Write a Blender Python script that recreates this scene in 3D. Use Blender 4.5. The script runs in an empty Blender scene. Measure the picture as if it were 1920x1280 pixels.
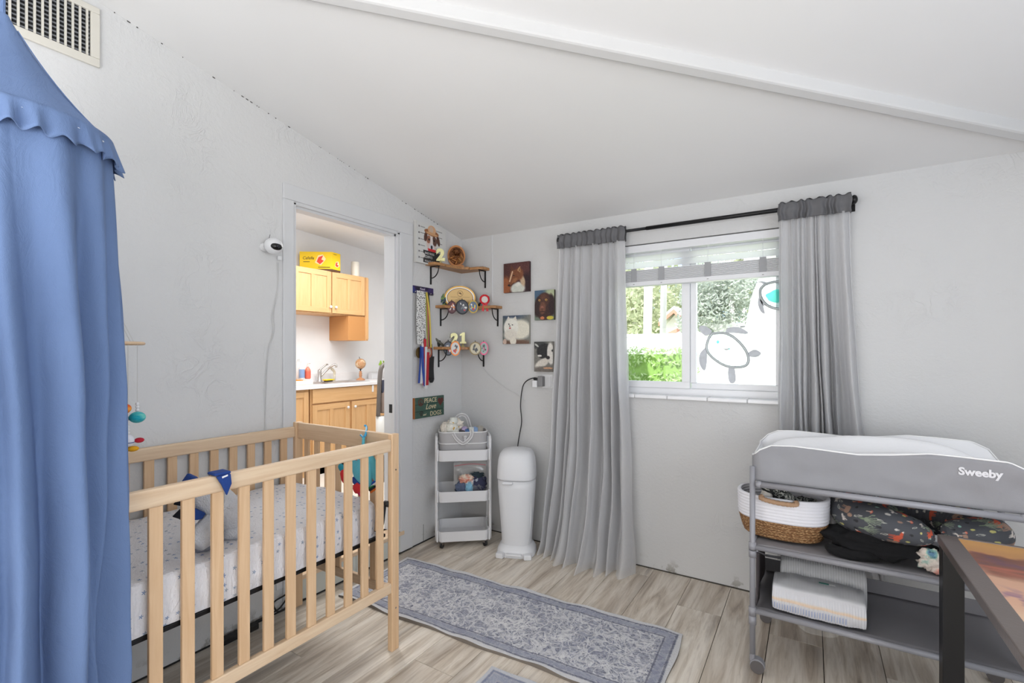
import bpy, bmesh, math, random
import numpy as np
from mathutils import Vector, Matrix, noise
rnd = random.Random(7)
S = bpy.context.scene
PI = math.pi
# ------------------------------------------------------------------ camera, sky, sun, fill lamps, exposure
F_, Y0_, TH_, CX_, CY_, CZ_ = 898.45, 661.27, 0.5578, 2.436, -3.1215, 1.40
cam_d = bpy.data.cameras.new('camera'); cam = bpy.data.objects.new('camera', cam_d)
S.collection.objects.link(cam); S.camera = cam
cam.location = (CX_, CY_, CZ_); cam.rotation_euler = (PI/2, 0, TH_)
cam_d.sensor_width = 36; cam_d.lens = F_/1920*36; cam_d.shift_y = (Y0_-640)/1920
cam_d.clip_start = .02; cam_d.clip_end = 300
S.view_settings.view_transform = 'Standard'; S.view_settings.look = 'None'
S.view_settings.gamma = 1; S.view_settings.use_curve_mapping = False
S.view_settings.exposure = 0.14

world = bpy.data.worlds.new('sky'); S.world = world; world.use_nodes = True
wn = world.node_tree; wn.nodes.clear()
wo = wn.nodes.new('ShaderNodeOutputWorld'); bg = wn.nodes.new('ShaderNodeBackground')
tc = wn.nodes.new('ShaderNodeTexCoord'); nz = wn.nodes.new('ShaderNodeTexNoise'); rp = wn.nodes.new('ShaderNodeValToRGB')
nz.inputs['Scale'].default_value = 4.5; nz.inputs['Detail'].default_value = 6
rp.color_ramp.elements[0].position = .42; rp.color_ramp.elements[0].color = (.42, .62, .9, 1)
rp.color_ramp.elements[1].position = .55; rp.color_ramp.elements[1].color = (.98, .99, 1, 1)
wn.links.new(tc.outputs['Generated'], nz.inputs['Vector']); wn.links.new(nz.outputs['Fac'], rp.inputs['Fac'])
wn.links.new(rp.outputs['Color'], bg.inputs['Color']); wn.links.new(bg.outputs[0], wo.inputs[0])
bg.inputs['Strength'].default_value = 2.6

def lamp(name, kind, loc, rot, energy, size=None, size_y=None, color=(1, 1, 1)):
    d = bpy.data.lights.new(name, kind); d.energy = energy; d.color = color
    if kind == 'AREA':
        d.shape = 'RECTANGLE'; d.size = size; d.size_y = size_y or size
    o = bpy.data.objects.new(name, d); S.collection.objects.link(o)
    o.location = loc; o.rotation_euler = rot
    return o
sun = lamp('sun', 'SUN', (0, -6, 8), (math.radians(48), 0, math.radians(-12)), 6.0); sun.data.angle = .01
lamp('side_fill_light', 'AREA', (4.15, -3.0, 1.35), (0, PI/2, 0), 17, 1.5, 2.2, (1, .99, .975))  # added fill light, put where an unseen side opening is assumed
lamp('ceiling_bounce_fill', 'AREA', (1.7, -3.8, 1.7), (math.radians(160), 0, 0), 25, 1.2, .7, (1, .99, .98))  # invented light aimed upward to brighten the ceiling
lamp('front_fill_light', 'AREA', (1.6, -4.62, 1.0), (PI/2, 0, 0), 44, 3.2, 1.6, (1, .99, .975))  # fill added behind the camera; the wall there has no opening
lamp('kitchen_side_fill', 'AREA', (-1.75, -2.4, 1.9), (PI/2, 0, math.radians(12)), 9, 1.0, 1.2)  # extra fill from the near end of the kitchen, no window modelled
lamp('kitchen_top_fill', 'AREA', (-1.1, -.1, 2.55), (0, 0, 0), 45, 1.3, 1.6, (1, .98, .95))  # invented overhead light that keeps the kitchen bright

# ------------------------------------------------------------------ ray helpers: from the survey of the photograph to points on real planes
_r = np.array([math.cos(TH_), math.sin(TH_), 0]); _d = np.array([-math.sin(TH_), math.cos(TH_), 0]); _C = np.array([CX_, CY_, CZ_])
def _ray(u, v): return _d+_r*(u-960)/F_+np.array([0, 0, 1])*(Y0_-v)/F_
def on_y(u, v, y=0.): R = _ray(u, v); return tuple(_C+R*(y-CY_)/R[1])
def on_x(u, v, x=0.): R = _ray(u, v); return tuple(_C+R*(x-CX_)/R[0])
def on_z(u, v, z=0.): R = _ray(u, v); return tuple(_C+R*(z-CZ_)/R[2])
def on_c(u, v, c): R = _ray(u, v); t = (c-(_C[0]-_C[1]))/(R[0]-R[1]); return tuple(_C+R*t)

# ------------------------------------------------------------------ materials
def lin(c):
    return tuple(((x/255)/12.92 if x/255 <= .04045 else ((x/255+.055)/1.055)**2.4) for x in c[:3])
def lin_np(a):
    a = a/255.; return np.where(a <= .04045, a/12.92, ((a+.055)/1.055)**2.4)
class NT:
    def __init__(s, name):
        s.m = bpy.data.materials.new(name); s.m.use_nodes = True; s.t = s.m.node_tree
        s.b = s.t.nodes['Principled BSDF']; s.out = s.t.nodes['Material Output']
    def n(s, typ, **kw):
        x = s.t.nodes.new('ShaderNode'+typ)
        for k, v in kw.items():
            if k in x.inputs: x.inputs[k].default_value = v
            else: setattr(x, k, v)
        return x
    def l(s, a, b): s.t.links.new(a, b)
    def math(s, op, a, b=None):
        x = s.n('Math', operation=op)
        for i, v in enumerate((a, b)):
            if v is None: continue
            if isinstance(v, (int, float)): x.inputs[i].default_value = v
            else: s.l(v, x.inputs[i])
        return x.outputs[0]
    def mix(s, fac, a, b, blend='MIX'):
        x = s.n('Mix', data_type='RGBA', blend_type=blend)
        for i, v in ((0, fac), (6, a), (7, b)):
            if isinstance(v, (int, float)): x.inputs[i].default_value = v
            elif isinstance(v, tuple): x.inputs[i].default_value = (*v[:3], 1)
            else: s.l(v, x.inputs[i])
        return x.outputs[2]
    def ramp(s, fac, stops):
        x = s.n('ValToRGB'); e = x.color_ramp.elements
        while len(e) < len(stops): e.new(.5)
        for k, (p, c) in zip(e, stops): k.position = p; k.color = (*(c if isinstance(c, tuple) else (c, c, c)), 1)
        s.l(fac, x.inputs[0]); return x.outputs[0]
    def coords(s, scale=(1, 1, 1), kind='Object', rot=(0, 0, 0)):
        a = s.n('TexCoord'); m = s.n('Mapping'); m.inputs['Scale'].default_value = scale; m.inputs['Rotation'].default_value = rot
        s.l(a.outputs[kind], m.inputs[0]); return m.outputs[0]
    def noise(s, vec, scale, detail=3, rough=.5, dist=0):
        x = s.n('TexNoise', Scale=scale, Detail=detail, Roughness=rough, Distortion=dist); s.l(vec, x.inputs['Vector']); return x.outputs['Fac']
    def bump(s, h, strength=.3, dist=.01):
        x = s.n('Bump', Strength=strength, Distance=dist); s.l(h, x.inputs['Height']); s.l(x.outputs[0], s.b.inputs['Normal'])
def M(name, rgb, rough=.55, metal=0., var=0., vscale=6, bump=0., bscale=60, dist=.004, **kw):
    t = NT(name); c = lin(rgb); t.b.inputs['Roughness'].default_value = rough; t.b.inputs['Metallic'].default_value = metal
    v = t.coords()
    f = t.noise(v, vscale, 4); k = max(var, .03)
    t.l(t.mix(f, tuple(x*(1-k) for x in c), tuple(min(1, x*(1+k)) for x in c)), t.b.inputs['Base Color'])
    if bump: t.bump(t.noise(v, bscale, 3), bump, dist)
    for a, b in kw.items(): t.b.inputs[a.replace('_', ' ')].default_value = b
    return t.m
def wood(name, light, dark, axis, scale=1., rough=.45, rand=False):
    t = NT(name); sc = [14*scale]*3; sc[axis] = .9*scale
    v = t.coords(tuple(sc))
    if rand:
        oi = t.n('ObjectInfo'); ad = t.n('VectorMath', operation='ADD'); cm = t.n('CombineXYZ')
        m = t.math('MULTIPLY', oi.outputs['Random'], 37.); t.l(m, cm.inputs[0]); t.l(m, cm.inputs[1]); t.l(m, cm.inputs[2]); t.l(v, ad.inputs[0]); t.l(cm.outputs[0], ad.inputs[1]); v = ad.outputs[0]
    f = t.noise(v, 2.2, 6, .6, 1.2); g = t.noise(v, 9, 3, .5)
    c = t.ramp(f, [(.3, lin(dark)), (.62, lin(light))])
    c2 = t.mix(.22, c, t.ramp(g, [(.35, lin(dark)), (.65, lin(light))]))
    t.l(c2, t.b.inputs['Base Color']); t.b.inputs['Roughness'].default_value = rough; t.bump(g, .08, .002)
    return t.m
def attr_mat(name, rough=.6, bump=0., bscale=120):
    t = NT(name); a = t.n('Attribute', attribute_name='Col'); t.l(a.outputs['Color'], t.b.inputs['Base Color']); t.b.inputs['Roughness'].default_value = rough
    if bump: t.bump(t.noise(t.coords(), bscale, 3), bump, .003)
    return t.m
def stucco(name, rgb, strength=.45, dirt=False, sc=1.):
    t = NT(name); v = t.coords((1, 1, 1)); c = lin(rgb)
    a = t.noise(v, 7*sc, 5, .6, 1.5); b = t.noise(v, 42*sc, 4, .6); k = t.noise(v, 2.1, 2)
    ridge = t.ramp(a, [(.44, 0.), (.5, 1.), (.56, 0.)])
    rk = t.math('MULTIPLY', ridge, t.ramp(t.noise(v, 3.3, 2), [(.45, 0.), (.65, 1.)]))
    h = t.math('ADD', t.math('MULTIPLY', rk, .3), t.math('MULTIPLY', b, .5))
    t.bump(h, strength, .006)
    col = t.mix(k, tuple(x*.985 for x in c), c)
    if dirt:
        sp = t.n('SeparateXYZ'); t.l(v, sp.inputs[0])
        low = t.ramp(sp.outputs[2], [(.0, 1.), (.09, .0)])
        n2 = t.noise(v, 11, 5, .65); msk = t.math('MULTIPLY', low, t.ramp(n2, [(.56, 0.), (.62, 1.)]))
        col = t.mix(t.math('MULTIPLY', msk, .75), col, lin((120, 112, 98)))
    t.l(col, t.b.inputs['Base Color']); t.b.inputs['Roughness'].default_value = .75
    return t.m
WALL = stucco('white_stucco_paint', (216, 216, 216), .8, True)
WALL2 = stucco('white_stucco_fine', (208, 208, 208), .65, True, 1.3)
CEIL = M('white_ceiling_paint', (228, 228, 228), .8, var=.01, vscale=1.5, bump=.08, bscale=20)
TRIM = M('white_gloss_trim', (214, 215, 217), .4, bump=.05, bscale=30)
KWALL = M('kitchen_white_paint', (236, 237, 239), .7)
PINE = [wood('pine_x', (228, 200, 168), (208, 174, 138), 0), wood('pine_y', (230, 206, 176), (212, 180, 146), 1), wood('pine_z', (224, 191, 154), (210, 172, 132), 2)]
MAPLE = [wood('maple_x', (220, 178, 128), (206, 160, 108), 0), wood('maple_y', (220, 178, 128), (206, 160, 108), 1), wood('maple_z', (220, 178, 128), (206, 160, 108), 2)]
OAK = wood('shelf_wood', (196, 146, 96), (120, 78, 44), 0, 1.6)
BLACK = M('black_painted_steel', (22, 22, 24), .4, .3)
BLKP = M('black_plastic', (24, 24, 26), .5)
WPLAST = M('white_plastic', (228, 229, 231), .35)
WPLAST2 = M('soft_white_plastic', (222, 223, 226), .45)
CHROME = M('brushed_chrome', (190, 186, 182), .25, 1.)
GREYM = M('grey_powder_coat', (150, 150, 156), .45, .1)
GOLDC = M('pale_gold_wax', (226, 220, 164), .35, .35, bump=.4, bscale=150)
# ------------------------------------------------------------------ mesh helpers
class MB:
    def __init__(s): s.v = []; s.f = []; s.c = None; s.uv = None
    def add(s, V, Fc):
        o = len(s.v); s.v += [tuple(map(float, p)) for p in V]; s.f += [tuple(i+o for i in f) for f in Fc]; return s
    def box(s, lo, hi, rz=0, piv=None):
        (x0, y0, z0), (x1, y1, z1) = lo, hi
        V = [(x, y, z) for z in (z0, z1) for x, y in ((x0, y0), (x1, y0), (x1, y1), (x0, y1))]
        if rz:
            px, py = piv or ((x0+x1)/2, (y0+y1)/2); c, q = math.cos(rz), math.sin(rz)
            V = [(px+(x-px)*c-(y-py)*q, py+(x-px)*q+(y-py)*c, z) for x, y, z in V]
        return s.add(V, [(3, 2, 1, 0), (4, 5, 6, 7), (0, 1, 5, 4), (1, 2, 6, 5), (2, 3, 7, 6), (3, 0, 4, 7)])
    def cb(s, c, d, rz=0): return s.box([a-b/2 for a, b in zip(c, d)], [a+b/2 for a, b in zip(c, d)], rz)
    def prism(s, poly, fn0, fn1):   # poly 2D (ccw), fn maps (a,b)->xyz for the two faces
        n = len(poly); V = [fn0(*p) for p in poly]+[fn1(*p) for p in poly]
        return s.add(V, [tuple(range(n))[::-1], tuple(range(n, 2*n))]+[(i, (i+1) % n, n+(i+1) % n, n+i) for i in range(n)])
    def pz(s, poly, z0, z1): return s.prism(poly, lambda a, b: (a, b, z0), lambda a, b: (a, b, z1))
    def py(s, poly, y0, y1): return s.prism(poly, lambda a, b: (a, y0, b), lambda a, b: (a, y1, b))
    def px(s, poly, x0, x1): return s.prism(poly, lambda a, b: (x0, a, b), lambda a, b: (x1, a, b))
    def tube(s, pts, r, n=10, caps=True, closed=False):
        P = [Vector(p) for p in pts]; m = len(P); R = r if isinstance(r, (list, tuple)) else [r]*m
        V = []; up = None
        for i in range(m):
            a = P[(i-1) % m] if closed or i else P[0]; b = P[(i+1) % m] if closed or i < m-1 else P[-1]
            t = (b-a).normalized() if (b-a).length > 1e-9 else Vector((0, 0, 1))
            if up is None: up = Vector((0, 0, 1)) if abs(t.z) < .9 else Vector((1, 0, 0))
            x = t.cross(up); x = x.normalized() if x.length > 1e-6 else Vector((1, 0, 0)); y = x.cross(t).normalized(); up = y
            V += [P[i]+x*R[i]*math.cos(2*PI*k/n)+y*R[i]*math.sin(2*PI*k/n) for k in range(n)]
        Fc = []
        for i in range(m if closed else m-1):
            j = (i+1) % m
            Fc += [(i*n+k, i*n+(k+1) % n, j*n+(k+1) % n, j*n+k) for k in range(n)]
        if caps and not closed: Fc += [tuple(range(n))[::-1], tuple(range((m-1)*n, m*n))]
        return s.add(V, Fc)
    def lathe(s, prof, c=(0, 0, 0), n=24, sx=1, sy=1, e=2., cap=True):  # prof [(r,z)], e superellipse exponent
        V = []
        for r, z in prof:
            for k in range(n):
                a = 2*PI*k/n; ca, sa = math.cos(a), math.sin(a)
                q = (abs(ca)**e+abs(sa)**e)**(-1/e)
                V.append((c[0]+r*sx*ca*q, c[1]+r*sy*sa*q, c[2]+z))
        m = len(prof); Fc = [(i*n+k, i*n+(k+1) % n, (i+1)*n+(k+1) % n, (i+1)*n+k) for i in range(m-1) for k in range(n)]
        if cap: Fc += [tuple(range(n))[::-1], tuple(range((m-1)*n, m*n))]
        return s.add(V, Fc)
    def ell(s, c, r, rot=None, nu=16, nv=10, amp=0, fs=8, seed=0):
        V = []; Mx = rot or Matrix.Identity(3)
        for j in range(nv+1):
            for i in range(nu):
                a = 2*PI*i/nu; b = -PI/2+PI*j/nv
                p = Vector((math.cos(b)*math.cos(a), math.cos(b)*math.sin(a), math.sin(b)))
                if amp: p *= 1+amp*noise.noise(p*fs*.3+Vector((seed, seed, 0)))
                q = Mx @ Vector((p.x*r[0], p.y*r[1], p.z*r[2])); V.append((c[0]+q.x, c[1]+q.y, c[2]+q.z))
        return s.add(V, [(j*nu+i, j*nu+(i+1) % nu, (j+1)*nu+(i+1) % nu, (j+1)*nu+i) for j in range(nv) for i in range(nu)])
    def surf(s, fn, nu, nv, cu=False):
        V = [fn(i/(nu if cu else nu-1), j/(nv-1)) for j in range(nv) for i in range(nu)]
        m = nu if cu else nu-1
        return s.add(V, [(j*nu+i, j*nu+(i+1) % nu, (j+1)*nu+(i+1) % nu, (j+1)*nu+i) for j in range(nv-1) for i in range(m)])
def tag(o, label=None, cat=None, group=None, kind=None):
    for k, v in (('label', label), ('category', cat), ('group', group), ('kind', kind)):
        if v: o[k] = v
    return o
def thing(name, label, cat, loc=(0, 0, 0), rz=0, group=None):
    o = bpy.data.objects.new(name, None); S.collection.objects.link(o); o.location = loc; o.rotation_euler = (0, 0, rz); o.empty_display_size = .05
    return tag(o, label, cat, group)
def obj(name, mb, mat, parent=None, world=True, smooth=False, bevel=0, solid=0, label=None, sub=0, kind=None):
    me = bpy.data.meshes.new(name); V = mb.v
    root = parent
    while root is not None and root.parent is not None: root = root.parent
    if root is not None and world:
        c, q = math.cos(-root.rotation_euler.z), math.sin(-root.rotation_euler.z); L = root.location
        V = [((x-L.x)*c-(y-L.y)*q, (x-L.x)*q+(y-L.y)*c, z-L.z) for x, y, z in V]
    me.from_pydata(V, [], mb.f); me.update()
    if mb.c is not None:
        at = me.color_attributes.new('Col', 'FLOAT_COLOR', 'POINT')
        at.data.foreach_set('color', np.concatenate([mb.c, np.ones((len(mb.c), 1))], 1).astype(np.float32).ravel())
    if smooth: me.polygons.foreach_set('use_smooth', [True]*len(me.polygons))
    me.materials.append(mat)
    o = bpy.data.objects.new(name, me); S.collection.objects.link(o); o.parent = parent
    if bevel:
        b = o.modifiers.new('b', 'BEVEL'); b.width = bevel; b.segments = 2; b.limit_method = 'ANGLE'; b.angle_limit = .7
    if solid:
        b = o.modifiers.new('s', 'SOLIDIFY'); b.thickness = solid; b.offset = 0
    if sub:
        b = o.modifiers.new('u', 'SUBSURF'); b.levels = sub; b.render_levels = sub
    if label: o['label'] = label
    if kind: o['kind'] = kind
    return o
def struct(name, mb, mat, **k):
    o = obj(name, mb, mat, **k); o['kind'] = 'structure'; return o
def text(s, name, size, origin, xdir, zdir, mat, parent, ext=.0006, align='LEFT', shear=0, bold=0.0, width=None):
    cu = bpy.data.curves.new('t', 'FONT'); cu.body = s; cu.size = size; cu.extrude = ext; cu.align_x = align; cu.shear = shear; cu.offset = bold; cu.resolution_u = 3
    t = bpy.data.objects.new('t', cu); S.collection.objects.link(t)
    dg = bpy.context.evaluated_depsgraph_get(); dg.update(); me = bpy.data.meshes.new_from_object(t.evaluated_get(dg))
    X = Vector(xdir).normalized(); Z = Vector(zdir).normalized()
    k = 1
    if width:
        xs = [v.co.x for v in me.vertices]; k = width/(max(xs)-min(xs))
    O = Vector(origin); N = X.cross(Z); mb = MB(); mb.v = [tuple(O+X*v.co.x*k+Z*v.co.y*k+N*v.co.z) for v in me.vertices]; mb.f = [tuple(p.vertices) for p in me.polygons]
    bpy.data.objects.remove(t); bpy.data.curves.remove(cu); bpy.data.meshes.remove(me)
    return obj(name, mb, mat, parent)
def smoothpath(pts, k=6):
    P = [Vector(p) for p in pts]; out = []
    for i in range(len(P)-1):
        a = P[max(i-1, 0)]; b = P[i]; c = P[i+1]; d = P[min(i+2, len(P)-1)]
        for j in range(k):
            t = j/k; out.append(.5*((2*b)+(c-a)*t+(2*a-5*b+4*c-d)*t*t+(3*b-a-3*c+d)*t**3))
    out.append(P[-1]); return out
def ring2(c, r, n=24, a0=0, a1=2*PI):
    return [(c[0]+r*math.cos(a0+(a1-a0)*i/n), c[1]+r*math.sin(a0+(a1-a0)*i/n)) for i in range(n if abs(a1-a0-2*PI) < 1e-6 else n+1)]
# flat prints: a fine grid whose vertices carry the printed colours
class Pic:
    def __init__(s, nx, ny, asp, base):
        s.nx, s.ny = nx, ny; s.X, s.Y = np.meshgrid(np.linspace(0, asp, nx), np.linspace(0, 1, ny)); s.c = np.zeros((ny, nx, 3)); s.c[:] = base
        s.rg = np.random.RandomState(3)
    def m(s, mask, col): 
        mask = np.clip(mask, 0, 1)[..., None]; s.c = s.c*(1-mask)+np.array(col, float)*mask
    def e(s, cx, cy, rx, ry, col, rot=0, soft=.08):
        c, q = math.cos(rot), math.sin(rot); dx = s.X-cx; dy = s.Y-cy
        d = np.sqrt(((dx*c+dy*q)/rx)**2+((-dx*q+dy*c)/ry)**2); s.m((1-d)/soft+.5, col)
    def p(s, pts, col):
        ins = np.zeros(s.X.shape, bool); n = len(pts)
        for i in range(n):
            (x1, y1), (x2, y2) = pts[i], pts[(i+1) % n]
            cnd = ((y1 > s.Y) != (y2 > s.Y)); xi = (x2-x1)*(s.Y-y1)/((y2-y1) or 1e-9)+x1; ins ^= cnd & (s.X < xi)
        s.m(ins.astype(float), col)
    def ln(s, x0, y0, x1, y1, w, col):
        dx, dy = x1-x0, y1-y0; L = dx*dx+dy*dy or 1e-9; t = np.clip(((s.X-x0)*dx+(s.Y-y0)*dy)/L, 0, 1)
        d = np.hypot(s.X-x0-t*dx, s.Y-y0-t*dy); s.m((w-d)/(w*.5)+.5, col)
    def grain(s, amt, k=1):
        g = s.rg.normal(0, 1, (s.ny//k+2, s.nx//k+2)); g = np.kron(g, np.ones((k, k)))[:s.ny, :s.nx]; s.c = np.clip(s.c+g[..., None]*amt, 0, 255)
    def mesh(s, fn):
        mb = MB(); mb.surf(fn, s.nx, s.ny); mb.c = lin_np(s.c.reshape(-1, 3)); return mb
PRINT = attr_mat('printed_canvas', .55); PRINTF = attr_mat('printed_cloth', .8, .2); PRINTG = attr_mat('printed_gloss', .3)

# ------------------------------------------------------------------ room shell
SL = .2055; ZC = 2.328
zc = lambda y: ZC-SL*y
X1, YF = 4.3, -4.75
# left wall, doorway between y -1.51 and -0.705, top 2.24
mb = MB()
mb.px([(YF, -.02), (-1.51, -.02), (-1.51, zc(-1.51)+.03), (YF, zc(YF)+.03)], -.12, 0)
mb.px([(-1.51, 2.245), (-.705, 2.245), (-.705, zc(-.705)+.03), (-1.51, zc(-1.51)+.03)], -.12, 0)
mb.px([(-.705, -.02), (0.2, -.02), (0.2, zc(.2)+.03), (-.705, zc(-.705)+.03)], -.12, 0)
struct('wall_left', mb, WALL)
WX0, WX1, WZ0, WZ1 = 1.26, 2.34, 1.125, 2.115
mb = MB()
mb.box((0, 0, -.02), (WX0, .2, 2.36)); mb.box((WX1, 0, -.02), (X1, .2, 2.36)); mb.box((WX0, 0, -.02), (WX1, .2, WZ0)); mb.box((WX0, 0, WZ1), (WX1, .2, 2.36))
struct('wall_back', mb, WALL2)
mb = MB()
mb.px([(YF, -.02), (-3.8, -.02), (-3.8, zc(-3.8)), (YF, zc(YF))], X1, X1+.12); mb.px([(-1.4, -.02), (0, -.02), (0, zc(0)), (-1.4, zc(-1.4))], X1, X1+.12)
mb.px([(-3.8, -.02), (-1.4, -.02), (-1.4, .6), (-3.8, .6)], X1, X1+.12); mb.px([(-3.8, 2.3), (-1.4, 2.3), (-1.4, zc(-1.4)), (-3.8, zc(-3.8))], X1, X1+.12)
struct('wall_right', mb, WALL)
struct('wall_front', MB().box((-.12, YF-.12, -.02), (X1+.12, YF, zc(YF)+.1)), WALL)
mb = MB(); mb.px([(YF-.1, zc(YF-.1)), (.25, zc(.25)), (.25, zc(.25)+.1), (YF-.1, zc(YF-.1)+.1)], -.12, X1+.15)
struct('ceiling', mb, CEIL)
# ceiling batten, runs diagonally under the ceiling
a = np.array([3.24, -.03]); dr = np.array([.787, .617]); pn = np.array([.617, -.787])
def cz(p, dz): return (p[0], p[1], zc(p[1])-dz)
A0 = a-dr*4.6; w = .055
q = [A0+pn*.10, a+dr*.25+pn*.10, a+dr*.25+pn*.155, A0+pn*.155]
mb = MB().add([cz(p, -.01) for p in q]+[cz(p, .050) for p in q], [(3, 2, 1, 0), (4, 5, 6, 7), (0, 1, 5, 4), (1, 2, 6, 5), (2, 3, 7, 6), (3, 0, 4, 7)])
struct('trim_1', mb, M('batten_toned_paint', (208, 208, 208), .85), bevel=.01)  # ceiling paint toned darker here to offset the strong light on the batten
struct('trim_2', MB().box((.300, -.005, 1.80), (.312, 0, 2.325)), TRIM, bevel=.002)
# dark gap line at the foot of the walls
struct('baseboard_left', MB().box((0, YF, 0), (.004, -.001, .007)), BLKP)
struct('baseboard_back', MB().box((.001, -.004, 0), (X1, 0, .006)), M('dark_gap', (70, 66, 60), .8))
# cracked caulk specks along the joint of ceiling and left wall
mb = MB()
for k in range(45):
    y_ = -.25-rnd.random()*2.6; l_ = rnd.choice([.003, .004, .006, .012]); mb.add([(.001, y_, zc(y_)-.004), (.001, y_+l_, zc(y_+l_)-.004), (.003, y_+l_, zc(y_+l_)-.0005), (.003, y_, zc(y_)-.0005)], [(0, 1, 2, 3)])
cs_ = obj('caulk_crack', mb, M('crack_dark', (60, 58, 56), .9), bpy.data.objects['wall_left'], world=False, kind='stuff')
# floor: planks run front to back, each one a piece of its own
fl = struct('floor', MB().box((-.12, YF, -.08), (X1, 0, -.012)), M('floor_underlay', (52, 46, 40), .9))
def plank_mat():
    t = NT('grey_oak_laminate'); oi = t.n('ObjectInfo'); R = oi.outputs['Random']
    v = t.coords((9, .75, 1)); ad = t.n('VectorMath', operation='ADD'); cm = t.n('CombineXYZ'); t.l(t.math('MULTIPLY', R, 61.), cm.inputs[0]); t.l(t.math('MULTIPLY', R, 23.), cm.inputs[1]); t.l(v, ad.inputs[0]); t.l(cm.outputs[0], ad.inputs[1]); V = ad.outputs[0]
    n1 = t.noise(V, 1.5, 6, .62, 1.4); n2 = t.noise(V, 9, 4, .6, .4); n3 = t.noise(V, .7, 3, .5, .8)
    c = t.ramp(n1, [(.28, lin((152, 138, 124))), (.42, lin((204, 192, 176))), (.6, lin((234, 226, 214))), (.8, lin((220, 208, 194)))])
    c = t.mix(t.math('MULTIPLY', t.ramp(n2, [(.5, 0.), (.75, 1.)]), .35), c, lin((130, 112, 96)))
    c = t.mix(t.math('MULTIPLY', t.ramp(n3, [(.56, 0.), (.7, 1.)]), .55), c, lin((120, 108, 98)))
    c = t.mix(t.math('MULTIPLY', R, .22), c, lin((150, 130, 112)))
    t.l(c, t.b.inputs['Base Color']); t.b.inputs['Roughness'].default_value = .42; t.bump(n2, .06, .002)
    return t.m
PLK = plank_mat(); pw = .2265
x = 2.258-pw*10; i = 0
while x < X1-.01:
    y = -.004 if i % 10 else -.43; off = [0, .41, .93, .55, .2, .75, .1, .62, .3, .84, .47][i % 11]
    ys = [-.004]; yy = -off*1.25 if i != 10 else -.41
    if yy > -.1: yy -= 1.25
    while yy > YF: ys.append(yy); yy -= 1.25
    ys.append(YF)
    for a_, b_ in zip(ys[:-1], ys[1:]):
        gap = .0018 if 9 <= i <= 11 else .0009
        xa, xb = max(x, .004)+gap, min(x+pw, X1)-gap
        if xb-xa > .02: obj('plank', MB().box((xa, b_+gap, -.012), (xb, a_-gap, 0)), PLK, fl, bevel=.0007)
    x += pw; i += 1

# ------------------------------------------------------------------ doorway
do = thing('door_1', None, None, (0, -1.1, .155)); do['kind'] = 'structure'
for lo, hi in (((0, -1.575, 0.01), (.014, -1.512, 2.24)), ((0, -.703, .01), (.014, -.583, 2.24)), ((0, -1.575, 2.24), (.014, -.583, 2.325))):
    obj('casing', MB().box(lo, hi), TRIM, do, bevel=.003)
for lo, hi in (((-.125, -1.512, .155), (.006, -1.495, 2.235)), ((-.125, -.725, .155), (.006, -.703, 2.235)), ((-.125, -1.512, 2.222), (.006, -.703, 2.245))):
    obj('jamb', MB().box(lo, hi), TRIM, do, bevel=.002)
for lo, hi in (((-.03, -1.495, .155), (-.012, -1.487, 2.222)), ((-.03, -.737, .155), (-.012, -.725, 2.222)), ((-.03, -1.495, 2.208), (-.012, -.725, 2.222))):
    obj('door_stop', MB().box(lo, hi), TRIM, do)
p = on_x(735, 736, -.06)
obj('strike_plate', MB().box((-.075, -.7265, .98), (-.045, -.7245, 1.04)), BLACK, do)
th = struct('trim_3', MB().box((-.13, -1.51, .128), (.02, -.67, .155)), PINE[1], bevel=.004)
RIS = M('pale_riser_paint', (206, 208, 200), .6, var=.04)
th2 = struct('trim_4', MB().box((-.1, -1.5, .008), (.006, -.67, .128)), RIS)
for k in range(4): obj('panel', MB().box((.006, -1.495+k*.206, .01), (.011, -1.293+k*.206, .126)), RIS, th2, bevel=.001)
# wallboard patch seams at the foot, right of the doorway
for yy in (-.58, -.46): obj('seam_strip', MB().box((0, yy, .0), (.003, yy+.004, .13)), M('seam_grey', (150, 150, 148), .8), th2)

# ------------------------------------------------------------------ window
wi = thing('window_1', None, None, (1.8, .1, 1.13)); wi['kind'] = 'structure'
VIN = M('white_vinyl', (236, 237, 240), .35)
fy0, fy1 = .085, .15
for nm, lo, hi in (('frame_bottom', (WX0, fy0, WZ0), (WX1, fy1, 1.17)), ('frame_top', (WX0, fy0, 2.07), (WX1, fy1, WZ1)), ('frame_side', (WX0, fy0, 1.17), (WX0+.04, fy1, 2.07)), ('frame_side', (WX1-.04, fy0, 1.17), (WX1, fy1, 2.07))):
    obj(nm, MB().box(lo, hi), VIN, wi, bevel=.004)
xm = 1.775
sl = MB()
for lo, hi in (((WX0+.04, fy0-.012, 1.17), (xm+.005, fy0+.02, 1.212)), ((WX0+.04, fy0-.012, 2.03), (xm+.005, fy0+.02, 2.07)), ((WX0+.04, fy0-.012, 1.212), (WX0+.08, fy0+.02, 2.03)), ((xm-.045, fy0-.012, 1.212), (xm+.005, fy0+.02, 2.03))):
    obj('sash', MB().box(lo, hi), VIN, wi, bevel=.003)
for lo, hi in (((xm+.006, fy0+.02, 1.17), (WX1-.04, fy0+.05, 1.207)), ((xm+.006, fy0+.02, 2.03), (WX1-.04, fy0+.05, 2.07)), ((xm+.006, fy0+.005, 1.207), (xm+.04, fy0+.05, 2.03)), ((WX1-.08, fy0+.02, 1.207), (WX1-.04, fy0+.05, 2.03))):
    obj('sash', MB().box(lo, hi), VIN, wi, bevel=.003)
g = NT('window_glass'); tr = g.n('BsdfTransparent'); gl = g.n('BsdfGlossy', Roughness=.02); fr = g.n('Fresnel', IOR=1.3); mx = g.n('MixShader')
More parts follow.
